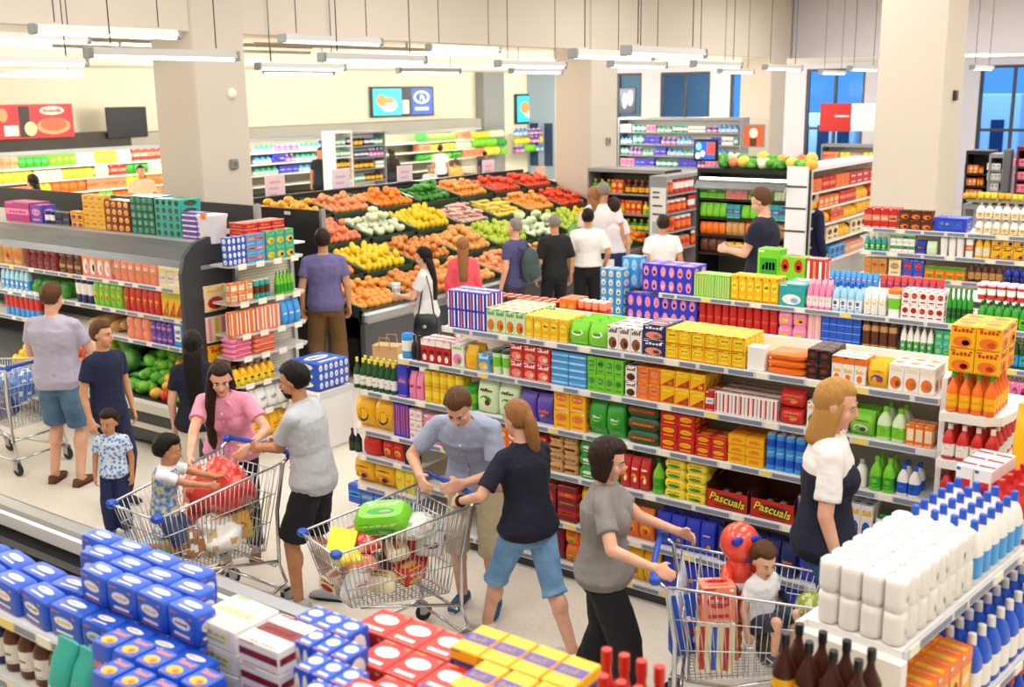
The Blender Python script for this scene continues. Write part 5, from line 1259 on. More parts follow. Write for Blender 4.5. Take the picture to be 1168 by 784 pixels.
def tpgrid(ty, st, name, desc, u0, u1, v0, v1, z, h, nu, nv, cat, wh, nz=1):
    w = (u1 - u0) / nu; d = (v1 - v0) / nv; parts = product(ty, w - .003, h, min(w, d) - .003 if ty in ('bottle', 'roll2') else d - .003, st)
    for k in range(nz):
        for j in range(nv):
            for i in range(nu):
                put(name, parts, tp(u0 + w * (i + .5), v0 + d * (j + .5), z + k * h + .001), TR_ + random.uniform(-.02, .02), '%s %s in %s rank%s %s' % (ORD[i], desc, ORD[j], ' ' + LAY[nz][k] if nz > 1 else '', wh), cat, desc + 's ' + wh)
tpgrid('roll2', 'WWs:plain', 'toilet_roll_pair', 'pair of wrapped toilet rolls', -.345, -.01, .0, .67, 1.5, .25, 4, 8, 'toilet roll', 'on the paper gondola')
tpgrid('jug', 'WbB:oval', 'bleach_jug', 'white blue-print bottle', -.33, -.01, .68, 1.2, 1.5, .26, 4, 6, 'bottle', 'behind the toilet rolls')
tpgrid('jug', 'RWR:oval', 'red_jug', 'red bottle', -.19, -.01, 1.22, 1.95, 1.5, .26, 2, 8, 'bottle', 'behind the white bottles')
tpgrid('box', 'WRB:label', 'white_red_carton', 'large white and red carton', -.36, -.2, 1.3, 1.6, 1.5, .27, 2, 3, 'carton', 'beside the red bottles')
tpgrid('pouch', 'YbW:vs', 'yellow_refill', 'yellow refill pouch', -.4, -.02, 2.1, 2.5, 1.5, .36, 3, 3, 'bag', 'beyond the red bottles')
tpgrid('box', 'OYW:label', 'orange_box', 'amber box', -.3, .05, .0, .55, 1.05, .27, 3, 5, 'box', 'under the toilet rolls')
tpgrid('jug', 'BWW:band', 'blue_bottle', 'blue white-cap bottle', -.22, .05, .6, 1.9, 1.05, .27, 3, 13, 'bottle', 'on the lower paper shelf')
tpgrid('bottle', 'BWR:band', 'cola_bottle', 'dark blue bottle', -.2, .05, .0, 1.6, .6, .3, 2, 14, 'bottle', 'on the bottom paper shelf')
# syrup bottles on the end shelf
q = MB(); q.box(-.36, .02, -.36, -.06, 1.27, 1.3); o = obj('end_shelf', q.mesh('end_shelf', [WHITEM]), pg)
q = MB(); q.box(-.35, .01, -.35, -.06, 0, 1.27); o = obj('end_base', q.mesh('end_base', [M(0xA02420, .5)]), pg)
for i in range(4):
    for j in range(2):
        put('syrup_bottle', product('bottle', .084, .29, .084, 'kYK:plain'), tp(-.285 + i * .09, -.31 + j * .095, 1.301), TR_, '%s dark red bottle with yellow label in %s row' % (ORD[i], ORD[j]), 'bottle', 'dark bottles before the toilet rolls')
# ------------------------------------------------------------------ far wall cabinets on the left
WX = -25.2
wc = thing('wall_cabinet', 'long lit produce chiller along the far left wall', 'chiller')
q = MB(); q.box(-25.95, -25.85, 8, 32.5, .1, 2.5); obj('back_panel', q.mesh('back_panel', [M(0x98937E, .5)]), wc)
q = MB(); q.box(-25.9, -24.9, 8, 17.6, 2.16, 2.55); obj('dark_canopy', q.mesh('dark_canopy', [M(0x2C2620, .5)]), wc)
q = MB(); q.box(-25.9, -24.9, 17.6, 32.5, 2.2, 2.5); obj('canopy', q.mesh('canopy', [M(0x9A9890, .5)]), wc)
q = MB(); q.box(-25.0, -24.88, 8, 32.5, 2.1, 2.19); obj('canopy_lip', q.mesh('canopy_lip', [STEEL]), wc)
q = MB(); q.box(-25.5, -25.3, 8, 32.5, 2.12, 2.15); obj('lamp_tube', q.mesh('lamp_tube', [M(0xFFFAE8, kind='emit', e=9.0)]), wc)
WZ = [on_x(95, y, WX).z for y in (188, 203, 218, 233)]
for z in WZ:
    q = MB(); q.box(-25.85, WX, 8, 32.5, z - .04, z - .001); obj('shelf', q.mesh('shelf', [M(0xE8E8DC, .5)]), wc)
q = MB(); q.box(-25.95, -24.9, 8, 32.5, .05, .5); obj('base', q.mesh('base', [DGREY]), wc)
for k in range(4):
    l = bpy.data.lights.new('cabinet_light', 'AREA'); l.shape = 'RECTANGLE'; l.size = .3; l.size_y = 5.5; l.energy = 34; l.color = (1, .98, .88)
    lo = bpy.data.objects.new('cabinet_light', l); COL.objects.link(lo); lo.location = (-24.95, 11 + 6 * k, 2.08); lo.rotation_euler = (0, math.radians(35), 0)
VEG = ['bag OYW:plain carrot_bag orange carrot bag', 'bag gGW:plain lettuce_bag green lettuce bag', 'box sOW:band peach_punnet salmon peach punnet', 'bag LgW:plain corn_bag yellow corn bag', 'pouch qGW:plain herb_bag pale green herb bag',
       'box RsW:band tomato_punnet red tomato punnet', 'bag GgD:plain spinach_bag green spinach bag', 'box OsY:band orange_punnet orange punnet']
HOME = ['jug VPW:band softener_bottle violet softener bottle', 'jug bWB:band liquid_bottle blue liquid bottle', 'box PMW:oval powder_box pink powder box', 'jug TWG:band rinse_bottle teal rinse bottle', 'box IVW:band tablet_box indigo tablet box']
for i, z in enumerate(WZ):
    w = 'far wall shelf %s' % ('one', 'two', 'three', 'four')[i]
    fill('X', WX, z, w, -6, 187, 13.5, 100 + i, VEG, (7, 12))
    if i < 3:
        fill('X', WX, z, 'detergent bay ' + w, 292, 378, 10, 110 + i, HOME, (5, 8))
        fill('X', WX, z, 'green bay shelf ' + w[-5:].strip(), 478, 580, 9, 120 + i, VEG[1:5] + VEG[6:7], (5, 8))
        fill('X', WX, z, 'far bay ' + w, 590, 630, 8, 130 + i, VEG[1:4] + HOME[:2], (4, 6))
# shelf ends standing in front of the wall chiller
def rack(name, label, axis, pos, px0, px1, ytop, ys, zb, seed, kinds, wpx, hp, where, dep=.4, mat=WHITEM, back=WHITEM, deepen=1):
    t = thing(name, label, 'shelving'); f_ = on_y if axis == 'Y' else on_x; xm = (px0 + px1) / 2
    zt = f_(xm, ytop, pos).z; zs = [f_(xm, y, pos).z for y in ys]
    def bx(a0, a1, d0, d1, z0, z1):
        q = MB()
        if axis == 'Y': q.box(a0, a1, pos + d0, pos + d1, z0, z1)
        else: q.box(pos - d1, pos - d0, a0, a1, z0, z1)
        return q
    s_ = solve_x if axis == 'Y' else solve_y; a, b = s_(px0, pos, 1.2), s_(px1, pos, 1.2)
    obj('back_panel', bx(a, b, dep, dep + .04, 0, zt).mesh('back_panel', [back]), t); obj('top_board', bx(a, b, -.02, dep + .04, zt, zt + .06).mesh('top_board', [mat]), t)
    for e in (a - .03, b): obj('side_panel', bx(e, e + .03, -.02, dep + .04, 0, zt + .06).mesh('side_panel', [mat]), t)
    obj('base', bx(a, b, 0, dep, 0, .15).mesh('base', [DGREY]), t)
    for i, z in enumerate(zs):
        obj('shelf', bx(a, b, 0, dep, z - .03, z - .001).mesh('shelf', [mat]), t)
        fill(axis, pos, z, where + ' shelf ' + ('one', 'two', 'three', 'four', 'five', 'six')[i], px0 + 1, px1 - 1, hp, seed + i, kinds if not isinstance(kinds[0], list) else kinds[i], wpx, dep - .05)
    return t, a, b, zt
GROC = ['box WSB:band rice_box white rice box', 'can TWG:band bean_can teal bean can', 'box CUW:oval flour_box cream flour box', 'jar UYK:band coffee_jar brown coffee jar', 'box NWb:band biscuit_box navy biscuit box']
rack('shelf_unit', 'white shelf unit of packets beyond the produce display', 'X', -20.6, 384, 402, 152, (166, 179, 192, 206), 0, 200, GROC, (4, 6), 9, 'narrow white rack')
rack('shelf_unit', 'shelf unit of dark packets next to the narrow white rack', 'X', -20.6, 404, 440, 152, (166, 179, 192, 206), 0, 210, GROC + HOME[:2], (4, 6), 9, 'dark packet rack', mat=GREYM)
rack('shelf_unit', 'grey counter rack beyond the middle pillar', 'Y', 24.0, 706, 842, 137, (151, 165, 178, 191), 0, 220, HOME + GROC[:2], (4, 7), 9, 'pillar rack', mat=GREYM)
# drinks gondola in the middle distance with a stand of red cans
DR = ['jug LgY:band juice_bottle lime juice bottle', 'bottle GLY:band soda_bottle green soda bottle', 'jar OYR:band jam_jar orange jam jar', 'bottle UYR:band cordial_bottle brown cordial bottle', 'box RYW:oval tea_packet red tea packet']
t, a, b, zt = rack('gondola_shelving', 'black-ended drinks gondola behind the shoppers in white', 'Y', 16.8, 672, 757, 197, (221, 244, 263, 283), 0, 230, DR, (5, 8), 15, 'drinks gondola', mat=GREYM, back=BLACKM)
ex = b + .03
q = MB(); q.box(ex, ex + .03, 16.75, 17.3, 0, zt + .05); obj('end_panel', q.mesh('end_panel', [BLACKM]), t)
PYn = solve_y(759, ex + .3, 1.2) - .07; v = on_y(750, 246, PYn); q = MB(); hw = 9 * m_per_px(v.x, v.y, v.z); q.box(v.x - hw, v.x + hw, PYn, PYn + .015, v.z - .5, v.z + .46)
o = obj('poster', q.mesh('poster', [M(0xE8E6E4, .5)])); tag(o, 'tall white notice in front of the red can stand', 'poster')
q = MB()
for dz in (.38, .30, .16, .02): q.box(v.x - hw * .7, v.x + hw * (.6 if dz < .3 else .2), PYn - .003, PYn, v.z + dz - .015, v.z + dz + .015)
obj('print', q.mesh('print', [DGREY]), o)
q = MB(); q.box(v.x - hw * .7, v.x + hw * .7, PYn - .003, PYn, v.z - .3, v.z - .1); obj('picture', q.mesh('picture', [PM('S')]), o)
CANS = ['can RWR:band cola_can red cola can', 'can ORW:band orangeade_can orange-red can', 'jar ROW:band sauce_jar red sauce jar']
rack('can_stand', 'end stand of red cans by the man in white shirt', 'X', ex + .3, 759, 795, 203, (220, 241, 262, 283), 0, 240, CANS, (5, 7), 16, 'red can stand', dep=.26, mat=GREYM, back=M(0xC8442C, .5))
# chiller with fruit piled on top, white end panel
FV = [['box sPW:band ham_pack pink ham pack', 'box gGW:band green_pack green salad pack', 'pouch qgW:plain cress_bag pale cress bag'], ['bag qGW:plain lettuce_bag pale lettuce bag', 'pouch gWG:plain rocket_bag rocket bag', 'box TVW:band dip_box violet dip box'],
      ['bag AUY:plain bread_bag tan bread bag', 'bag OAU:plain roll_bag golden roll bag'], ['jar AUY:band pickle_jar amber pickle jar', 'bag UAY:plain nut_bag brown nut bag'], ['bag UAK:plain potato_bag brown potato bag', 'box AUY:band crate_box tan crate box']]
t, a, b, zt = rack('refrigerated_cabinet', 'chiller with fruit piled on top behind the man with a phone', 'Y', 14.3, 796, 896, 198, (228, 250, 270, 291), 0, 250, FV, (6, 10), 17, 'fruit-topped chiller', mat=BLACKM, back=M(0x40423C, .5), dep=.7)
q = MB(); xprism(q, a, b, [(14.2, zt - .12), (14.12, zt - .2), (14.14, zt - .22), (14.26, zt - .1)]); obj('canopy', q.mesh('canopy', [BRUSH]), t)
q = MB(); q.box(a, b, 14.3, 14.36, zt - .1, zt - .07); obj('lamp_tube', q.mesh('lamp_tube', [M(0xFFFAE8, kind='emit', e=6.0)]), t)
e0 = solve_x(897, 14.3, 1.6); e1 = solve_x(920, 14.3, 1.6)
q = MB(); q.box(e0, e1, 14.24, 14.3, 0, zt + .12); o = obj('end_panel', q.mesh('end_panel', [M(0xEEECF0, .4)]), t)
q = MB()
for y in (213, 238, 264): zz = on_y(908, y, 14.24).z; q.box(e0 - .05, e1, 14.232, 14.24, zz - .012, zz + .012)
obj('panel_joint', q.mesh('panel_joint', [DGREY]), o)
for i, px in enumerate(range(826, 936, 11)):
    for j in range(2):
        kd = ('parsley', 'peach', 'melon', 'lettuce', 'cabbage', 'lettuce', 'parsley', 'melon', 'lettuce', 'mango')[(i + j * 3) % 10]
        o = bpy.data.objects.new(kd, fruit(kd)); COL.objects.link(o); o.location = (solve_x(px, 14.45 + j * .3, zt), 14.45 + j * .3, zt + .062); k = 1.25 if kd not in ('peach', 'mango') else 1.6; o.scale = (k, k, k * (1.0 + .3 * j)); o.rotation_euler = (0, 0, i)
        tag(o, '%s %s on top of the chiller, %s row' % (ORD[i], {'parsley': 'leafy bunch', 'peach': 'pink peach', 'melon': 'pale melon', 'lettuce': 'green lettuce', 'cabbage': 'white cabbage', 'mango': 'yellow mango'}[kd], ('front', 'rear')[j]), 'vegetable' if kd in ('parsley', 'lettuce', 'cabbage') else 'fruit', 'produce piled on the far chiller')
def screen(name, label, cat, axis, pos, x0, y0, x1, y1, col, art_, frame=DGREY, thick=.05):
    f_ = on_y if axis == 'Y' else on_x; A, B_ = f_(x0, (y0 + y1) / 2, pos), f_(x1, (y0 + y1) / 2, pos); xm = (x0 + x1) / 2
    z1, z0 = f_(xm, y0, pos).z, f_(xm, y1, pos).z; w = (B_ - A).length; h = z1 - z0; c = (A + B_) / 2
    t = obj(name, None, None, (c.x, c.y, z0), 0 if axis == 'Y' else PI / 2); tag(t, label, cat)
    q = MB(); q.box(-w / 2, w / 2, 0, thick, 0, h, 0, .01); obj('frame', q.mesh('frame', [frame]), t)
    q = MB(); q.box(-w / 2 + .03, w / 2 - .03, -.004, 0, .03, h - .03); pn = obj('face', q.mesh('face', [col]), t)
    q = MB()
    for mi, kind, u0, u1, v0, v1 in art_[1]:
        e = -.006 - .001 * len(q.f)
        if kind == 'o': q.add([(-w / 2 + w * ((u0 + u1) / 2 + (u1 - u0) / 2 * math.cos(2 * PI * i / 18)), e, h * ((v0 + v1) / 2 + (v1 - v0) / 2 * math.sin(2 * PI * i / 18))) for i in range(18)], [tuple(range(18))], mi)
        else: q.add([(-w / 2 + w * u0, e, h * v0), (-w / 2 + w * u1, e, h * v0), (-w / 2 + w * u1, e, h * v1), (-w / 2 + w * u0, e, h * v1)], [(0, 1, 2, 3)], mi)
    if q.v: obj('picture', q.mesh('picture', art_[0]), pn)
    return t, w, h
def E_(h, e=.9): return M(h, .4, kind='emit', e=e)
TVA = ([E_(0x38C4D4), E_(0x161A28), E_(0x1C50B8), E_(0xF2E2C0), E_(0xC88C50), E_(0xF4F6FA)], [(0, 'r', .03, .47, .06, .94), (1, 'r', .47, .63, .06, .94), (2, 'r', .63, .97, .06, .94), (3, 'o', .14, .40, .18, .62), (4, 'o', .08, .24, .35, .75), (4, 'o', .2, .36, .45, .65), (3, 'r', .48, .58, .1, .55), (5, 'r', .68, .9, .2, .3), (5, 'o', .66, .92, .42, .86), (2, 'o', .69, .89, .48, .8)])
t, w, h = screen('wall_screen', 'wide lit screen high on the wall showing a blue pack', 'screen', 'X', -25.9, 423, 99, 495, 133, E_(0x161A28), TVA)
script_text('Pa', h * .28, E_(0xF4F6FA), t, (w * .29, -.03, h * .62), (PI / 2, 0, 0), 'lettering', .002)
t, w, h = screen('wall_screen', 'second lit screen partly behind the middle pillar', 'screen', 'X', -25.9, 588, 107, 650, 140, E_(0x161A28), TVA)
script_text('Pa', h * .28, E_(0xF4F6FA), t, (w * .29, -.03, h * .62), (PI / 2, 0, 0), 'lettering', .002)
screen('wall_screen', 'small dark screen right of the middle pillar', 'screen', 'Y', 32.9, 706, 100, 725, 130, M(0x2C3A58, .3), ([E_(0xB8C4E0, .6)], [(0, 'o', .2, .5, .2, .8), (0, 'o', .5, .85, .3, .9)]))
screen('wall_screen', 'blank black screen beside the red poster', 'screen', 'X', -24.8, 122, 122, 168, 157, M(0x0C0C10, .3), ([], []), BLACKM)
PA = ([M(0xE86040, .5), M(0xF4E8D8, .5), M(0x2A1A18, .5), M(0xF0D8A0, .5), M(0xF09868, .5)], [(2, 'r', .28, .42, .05, .95), (4, 'o', .5, .95, .1, .6), (0, 'o', .55, .9, .2, .6), (1, 'o', .55, .88, .68, .94), (3, 'o', .34, .5, .08, .5), (1, 'r', .08, .26, .1, .4), (4, 'o', .02, .14, .5, .9)])
t, w, h = screen('poster', 'red food poster above the far left chiller', 'poster', 'X', -24.8, -4, 119, 84, 158, M(0xC82430, .5), PA, PM('R'), .03)
script_text('Bonavella', h * .16, PM('R'), t, (w * .21, -.02, h * .81), (PI / 2, 0, 0))
screen('poster', 'orange picture poster by the far pillar', 'poster', 'Y', 22.0, 847, 142, 872, 168, M(0xE8642C, .5), ([PM('W'), PM('U')], [(0, 'o', .3, .7, .4, .85), (1, 'r', .35, .65, .05, .4)]), GREYM, .03)
t, w, h = screen('banner', 'red hanging banner in front of the blue windows', 'banner', 'Y', 25.5, 935, 118, 970, 150, PM('R'), ([PM('W')], [(0, 'r', .5, .95, .52, .58)]), PM('R'), .03)
screen('banner', 'blank white banner right of the red banner', 'banner', 'Y', 25.5, 971, 118, 1003, 150, M(0xEEE8EC, .5), ([], []), WHITEM, .03)
screen('monitor', 'blue monitor standing at the end of the fruit-topped chiller', 'screen', 'Y', 14.6, 791, 159, 818, 184, E_(0x1C60C8), ([E_(0x80D0F0), E_(0xE05040), E_(0xF0F0F8)], [(0, 'o', .1, .35, .5, .85), (2, 'o', .3, .5, .2, .5), (1, 'r', .58, .92, .3, .85), (2, 'o', .1, .3, .1, .4)]), BLACKM, .06)
# shelving and chillers at the far right
YB = [['box ROW:stack_2 red_carton red carton', 'box OsR:oval orange_carton orange carton', 'box RsO:band red_packet coral packet'], ['box RsO:band red_packet coral packet', 'pouch YLU:plain crisp_bag yellow crisp bag', 'box OCR:oval orange_carton orange carton'],
      ['pouch YLU:plain crisp_bag yellow crisp bag', 'bag YOC:plain pasta_bag golden pasta bag', 'box ORW:band rust_packet rust packet'], ['box CUO:oval biscuit_box cream biscuit box', 'pouch YLO:plain snack_bag yellow snack bag'], ['box bNW:oval blue_box blue box', 'box sCW:band pink_box pink pale box', 'bag WbB:plain white_bag white blue bag']]
rack('gondola_shelving', 'gondola of red and yellow packets beyond the white panel', 'X', -5.75, 922, 1000, 190, (213, 232, 250, 270, 292), 0, 260, YB, (5, 8), 15, 'red-yellow gondola')
rack('refrigerated_cabinet', 'bright chiller with green and yellow packs left of the right pillar', 'Y', 24.5, 936, 1004, 168, (183, 195, 208), 0, 270, [VEG[1:5], HOME[3:4] + VEG[3:5] + VEG[:1], VEG[:3]], (4, 7), 9, 'bright far chiller', mat=GREYM, back=M(0xE8F0DC, .5))
rack('display_cabinet', 'dark framed cabinet right of the right pillar', 'Y', 19.0, 1098, 1122, 176, (198, 212, 226), 0, 280, [['jar OYR:band orange_jar glowing orange jar', 'box OCR:oval orange_carton orange carton']] * 3, (4, 6), 9, 'dark cabinet', mat=BLACKM, back=M(0x20242C, .5))
rack('display_cabinet', 'rack of pale boxes right of the dark cabinet', 'Y', 18.5, 1124, 1142, 180, (194, 206, 218), 0, 290, [['box CSW:band pale_box pale grey box', 'box WSC:oval cream_carton cream carton']] * 3, (4, 6), 9, 'pale box rack', mat=GREYM, back=M(0x6A6C70, .5))
q = MB(); v = on_y(1142, 200, 18.2); v2 = on_y(1153, 200, 18.2); q.box(v.x, v2.x, 18.2, 18.3, 0, on_y(1147, 170, 18.2).z, 0, .02); o = obj('panel', q.mesh('panel', [M(0x62666E, .5)])); tag(o, 'tall grey panel between the pale box rack and maroon rack', 'panel')
rack('display_cabinet', 'maroon framed rack at the far right', 'Y', 18.0, 1154, 1185, 172, (190, 205, 220), 0, 300, [['box mRW:band maroon_box maroon box', 'box PRW:oval pink_carton pink carton']] * 3, (5, 7), 9, 'maroon rack', mat=M(0x5A1424, .5), back=M(0x2A0C14, .5))
rack('display_table', 'table of yellow-green produce bags behind the right gondola', 'Y', 14.5, 1096, 1180, 240, (229,), 0, 310, [['bag LGW:plain lime_bag yellow-green bag', 'bag YGU:plain corn_bag golden bag']], (6, 9), 8, 'produce table', mat=GREYM)
# ------------------------------------------------------------------ third tall gondola at right
TY3 = 10.5
zs3 = [on_y(1045, y, TY3).z for y in (263, 290, 317)]
g3 = thing('gondola_shelving', 'tall white gondola of bottles and boxes at the right rear', 'shelving')
x0, x1 = solve_x(980, TY3, 1.8), 1.2
q = MB(); q.box(x0, x1, TY3 + .42, TY3 + .46, .1, zs3[0] - .02); obj('back_panel', q.mesh('back_panel', [PERF]), g3)
q = MB(); q.box(x0, x1, TY3 + .03, TY3 + .46, 0, .1); obj('kick_plate', q.mesh('kick_plate', [DGREY]), g3)
for i, z in enumerate(zs3 + [zs3[2] - .33, zs3[2] - .66]): shelf_plate(g3, x0, x1, TY3, TY3 + .42, z, 140 + i)
stock('Y', TY3, zs3[0], 'tall gondola top', '''
984 1022 21 4 1 2 box RsW:band sweet_box red sweet box
1024 1062 21 3 2 1 box UOK:pic pizza_box dark brown box
1064 1101 15 1 1 1 box IBW:label blue_tray flat blue box
1110 1180 33 7 2 1 jug WCA:band cream_bottle white cream-label bottle
''', maxd=.36)
stock('Y', TY3, zs3[1], 'tall gondola second shelf', '''
984 1010 18 4 1 1 jug TGW:band wash_bottle teal wash bottle
1014 1042 22 4 2 1 box WGS:band medicine_box white green-band box
1044 1054 14 1 1 1 box INY:band indigo_box small indigo box
1055 1067 14 1 1 1 pouch qgD:plain pale_pouch pale green pouch
1070 1098 22 3 1 1 tub WWS:plain clear_tub clear lidded tub
1100 1108 20 1 1 1 box WOW:band white_orange_box white orange box
1110 1128 26 2 1 1 jug YCW:band yellow_bottle pale yellow bottle
1129 1180 28 4 2 2 box YAK:wedge yellow_case yellow case
''', maxd=.36)
stock('Y', TY3, zs3[2], 'tall gondola third shelf', '''
984 1010 17 3 1 1 box AOC:oval tan_packet tan packet
1012 1026 17 1 1 1 box CAW:oval cream_packet cream packet
1028 1052 19 2 1 1 box BRP:oval blue_red_box blue and red box
1053 1100 14 4 1 1 box OGY:top spice_box orange green-foot box
1102 1142 24 5 1 1 bottle UAL:band syrup_bottle brown syrup bottle
1143 1180 24 4 1 1 bottle INC:band blue_flask dark blue flask
''', maxd=.36)
# upper riser of the second gondola
RY3 = 9.0; zr = on_y(1000, 331, RY3).z
q = MB(); q.box(-3.0, .4, RY3 + .0, RY3 + .4, zr - .02, zr - .001); obj('riser_shelf', q.mesh('riser_shelf', [WHITEM]), g2)
q = MB(); q.box(-3.0, .4, RY3 + .36, RY3 + .4, 1.68, zr - .02)
for xx in (-2.98, -1.3, .36): q.box(xx, xx + .03, RY3 + .02, RY3 + .05, 1.68, zr - .02)
obj('riser_back', q.mesh('riser_back', [WHITEM]), g2)
stock('Y', RY3, zr, 'riser shelf', '''
944 1000 16 9 1 1 pouch bRW:oval sauce_sachet blue-red sachet
1002 1074 16 9 1 1 pouch RBb:oval gravy_sachet red-blue sachet
1112 1180 17 6 1 2 tub RWp:plain yoghurt_cup red white-top cup
''', maxd=.3)
# ------------------------------------------------------------------ price cards above the produce
for i, (px, py, w, h, c, nm) in enumerate(((314, 217, 24, 32, 0xF6DCE4, 'pink price card above the first bins'), (389, 211, 23, 33, 0xEEE4F4, 'pale lilac price card above the mangoes'), (462, 204, 21, 28, 0xF4DCEC, 'pink card above the middle top bins'), (557, 197, 18, 27, 0xF8DCE8, 'pink card left of the small orange sign'),
                              (587, 201, 17, 13, 0xF08040, 'small orange sign above the red tomatoes'), (617, 197, 15, 13, 0xF2C0A8, 'first peach-coloured sign above the tomatoes'), (641, 197, 16, 13, 0xF0C8B0, 'second peach-coloured sign above the tomatoes'), (657, 197, 18, 10, 0xF08868, 'coral sign next to the middle pillar'))):
    X_ = -12.5; v = on_x(px, py, X_); m = m_per_px(X_, v.y, v.z); hh = h * m / 2; ww = w * m / 2 * 1.15
    t = thing('price_card', nm, 'sign', (X_, v.y, 0), PI / 2, 'price cards on the produce display')
    q = MB(); q.box(-ww, ww, -.008, .008, v.z - hh, v.z + hh, 0, .004); obj('card', q.mesh('card', [M(c, .4)]), t)
    q = MB(); q.tube([(0, .015, 0), (0, .015, v.z)], .012, 6); q.box(-.12, .12, -.09, .12, 0, .02); obj('pole', q.mesh('pole', [DGREY]), t)
    q = MB()
    for k in range(3): q.box(-ww * .6, ww * (.5 - .2 * k), -.0095, -.008, v.z + hh * (.45 - .4 * k), v.z + hh * (.6 - .4 * k))
    obj('print', q.mesh('print', [M(0xE4B8C4, .5)]), t)
# ------------------------------------------------------------------ hanging strip lights
LAMPM = M(0xF0F6FF, kind='emit', e=3.0); LBODY = M(0xC4C2BE, .45)
def batten(px, py, z, label, L=1.5):
    v = on_z(px, py, z); t = thing('strip_light', label, 'lamp', (v.x, v.y, z), PI / 2, 'hanging strip lights')
    q = MB(); q.loft([[(x, y, zz) for y, zz in ((-.055, .012), (-.04, .072), (.04, .072), (.055, .012))] for x in (-L / 2, L / 2)]); obj('housing', q.mesh('housing', [LBODY]), t)
    q = MB(); q.tube([(-L / 2 + .02, 0, .0), (L / 2 - .02, 0, .0)], .02, 8); obj('tube', q.mesh('tube', [LAMPM], 1), t)
    for s in (-1, 1):
        q = MB(); q.box(s * L / 2 - .02, s * L / 2 + .02, -.057, .057, -.018, .076, 0, .01); obj('end_cap', q.mesh('end_cap', [GREYM]), t)
        q = MB(); top = (4.17 if v.x < -10.9 or v.y > 26.8 else 5.6) - z; q.tube([(s * L * .36, 0, .09), (s * L * .36, 0, top)], .006, 5); obj('rod', q.mesh('rod', [DGREY]), t)
LN = [(190, 66), (18, 73), (40, 86), (428, 70), (607, 76), (612, 83), (345, 79), (490, 83), (728, 76), (818, 76), (840, 83), (893, 79), (950, 84), (125, 40), (22, 46), (340, 84), (530, 58), (380, 49), (760, 63), (1120, 79), (700, 66), (985, 80)]
WORDS = ['nearest long strip light at upper left', 'strip light at the top left corner', 'lower strip light at far left', 'strip light over the wide screen', 'upper strip light left of the middle pillar', 'lower strip light left of the middle pillar', 'strip light right of the left pillar', 'strip light over the produce display',
         'strip light right of the middle pillar', 'strip light over the blue monitor', 'second strip light over the blue monitor', 'strip light at the far pillar', 'strip light over the red banner', 'angled strip light under the beam at left', 'thin strip light under the beam corner',
         'strip light low behind the left pillar', 'strip light close under the beam', 'thin strip light by the left pillar top', 'strip light under the beam near far pillar', 'strip light right of the right pillar', 'strip light just right of middle pillar', 'strip light left of the right pillar']
for (px, py), wd_ in zip(LN, WORDS):
    z = 3.75 if py > 60 else 3.98
    batten(px, py, z, wd_)
for i, (px, py) in enumerate(((930, 3), (1145, 20), (1160, 34))):
    v = on_z(px, py, 5.6); t = tag(obj('downlight', None, None, (v.x, v.y, 5.6)), ('round ceiling downlight left of the right pillar', 'upper round downlight right of the right pillar', 'lower round downlight at the right edge')[i], 'lamp', 'ceiling downlights')
    q = MB(); q.lathe([(.34, -.02), (.36, 0)], 24); q.lathe([(.34, -.021), (.3, -.03), (.3, -.0215)], 24); obj('ring', q.mesh('ring', [WHITEM]), t)
    q = MB(); q.lathe([(.28, -.034), (.28, -.03)], 24); obj('lens', q.mesh('lens', [M(0xFFFFFF, kind='emit', e=6.0)]), t)
# small fittings on the pillars
for nm, X_, px, py, r, c, lb, ct in (('sensor_dome', -10.8, 264, 107, .07, 0xEFE8DC, 'small round white sensor on the left pillar', 'sensor'), ('switch_box', -10.8, 266, 187, .06, 0x8C8880, 'small grey switch box on the left pillar', 'switch'), ('socket_box', -10.8, 693, 161, .07, 0x9C9890, 'small grey box on the middle pillar', 'switch'), ('alarm_box', -3.57, 1088, 109, .06, 0x403838, 'small dark call point on the right pillar', 'switch')):
    v = on_x(px, py, X_); q = MB()
    if nm == 'sensor_dome': q.ell((0, 0, 0), .045, r, r, 14, 10)
    else: q.box(0, .04, -r, r, -r, r, 0, .01); q.box(.04, .046, -r * .5, r * .5, -r * .4, r * .4, 1)
    o = obj(nm, q.mesh(nm, [M(c, .4), M(0x6C6862, .4)]), None, (X_ + .001, v.y, v.z)); tag(o, lb, ct)
# service pipes under the low ceiling
for i, (a, b) in enumerate((((10, 42), (170, 36)), ((60, 52), (130, 56)), ((290, 50), (410, 47)))):
    p, r_ = on_z(a[0], a[1], 4.08), on_z(b[0], b[1], 4.08)
    q = MB(); q.tube([(p.x, p.y, 4.08), (p.x + .02, p.y + 4.5, 4.08)], .025, 6); q.tube([(p.x, p.y + 1, 4.08), (p.x, p.y + 1, 4.17)], .02, 6); q.tube([(p.x, p.y + 3, 4.08), (p.x, p.y + 3, 4.17)], .02, 6)
    o = obj('ceiling_pipe', q.mesh('ceiling_pipe', [M(0xB8B0A0, .4)])); tag(o, '%s thin service pipe under the low ceiling' % ('left', 'second', 'middle')[i], 'pipe')
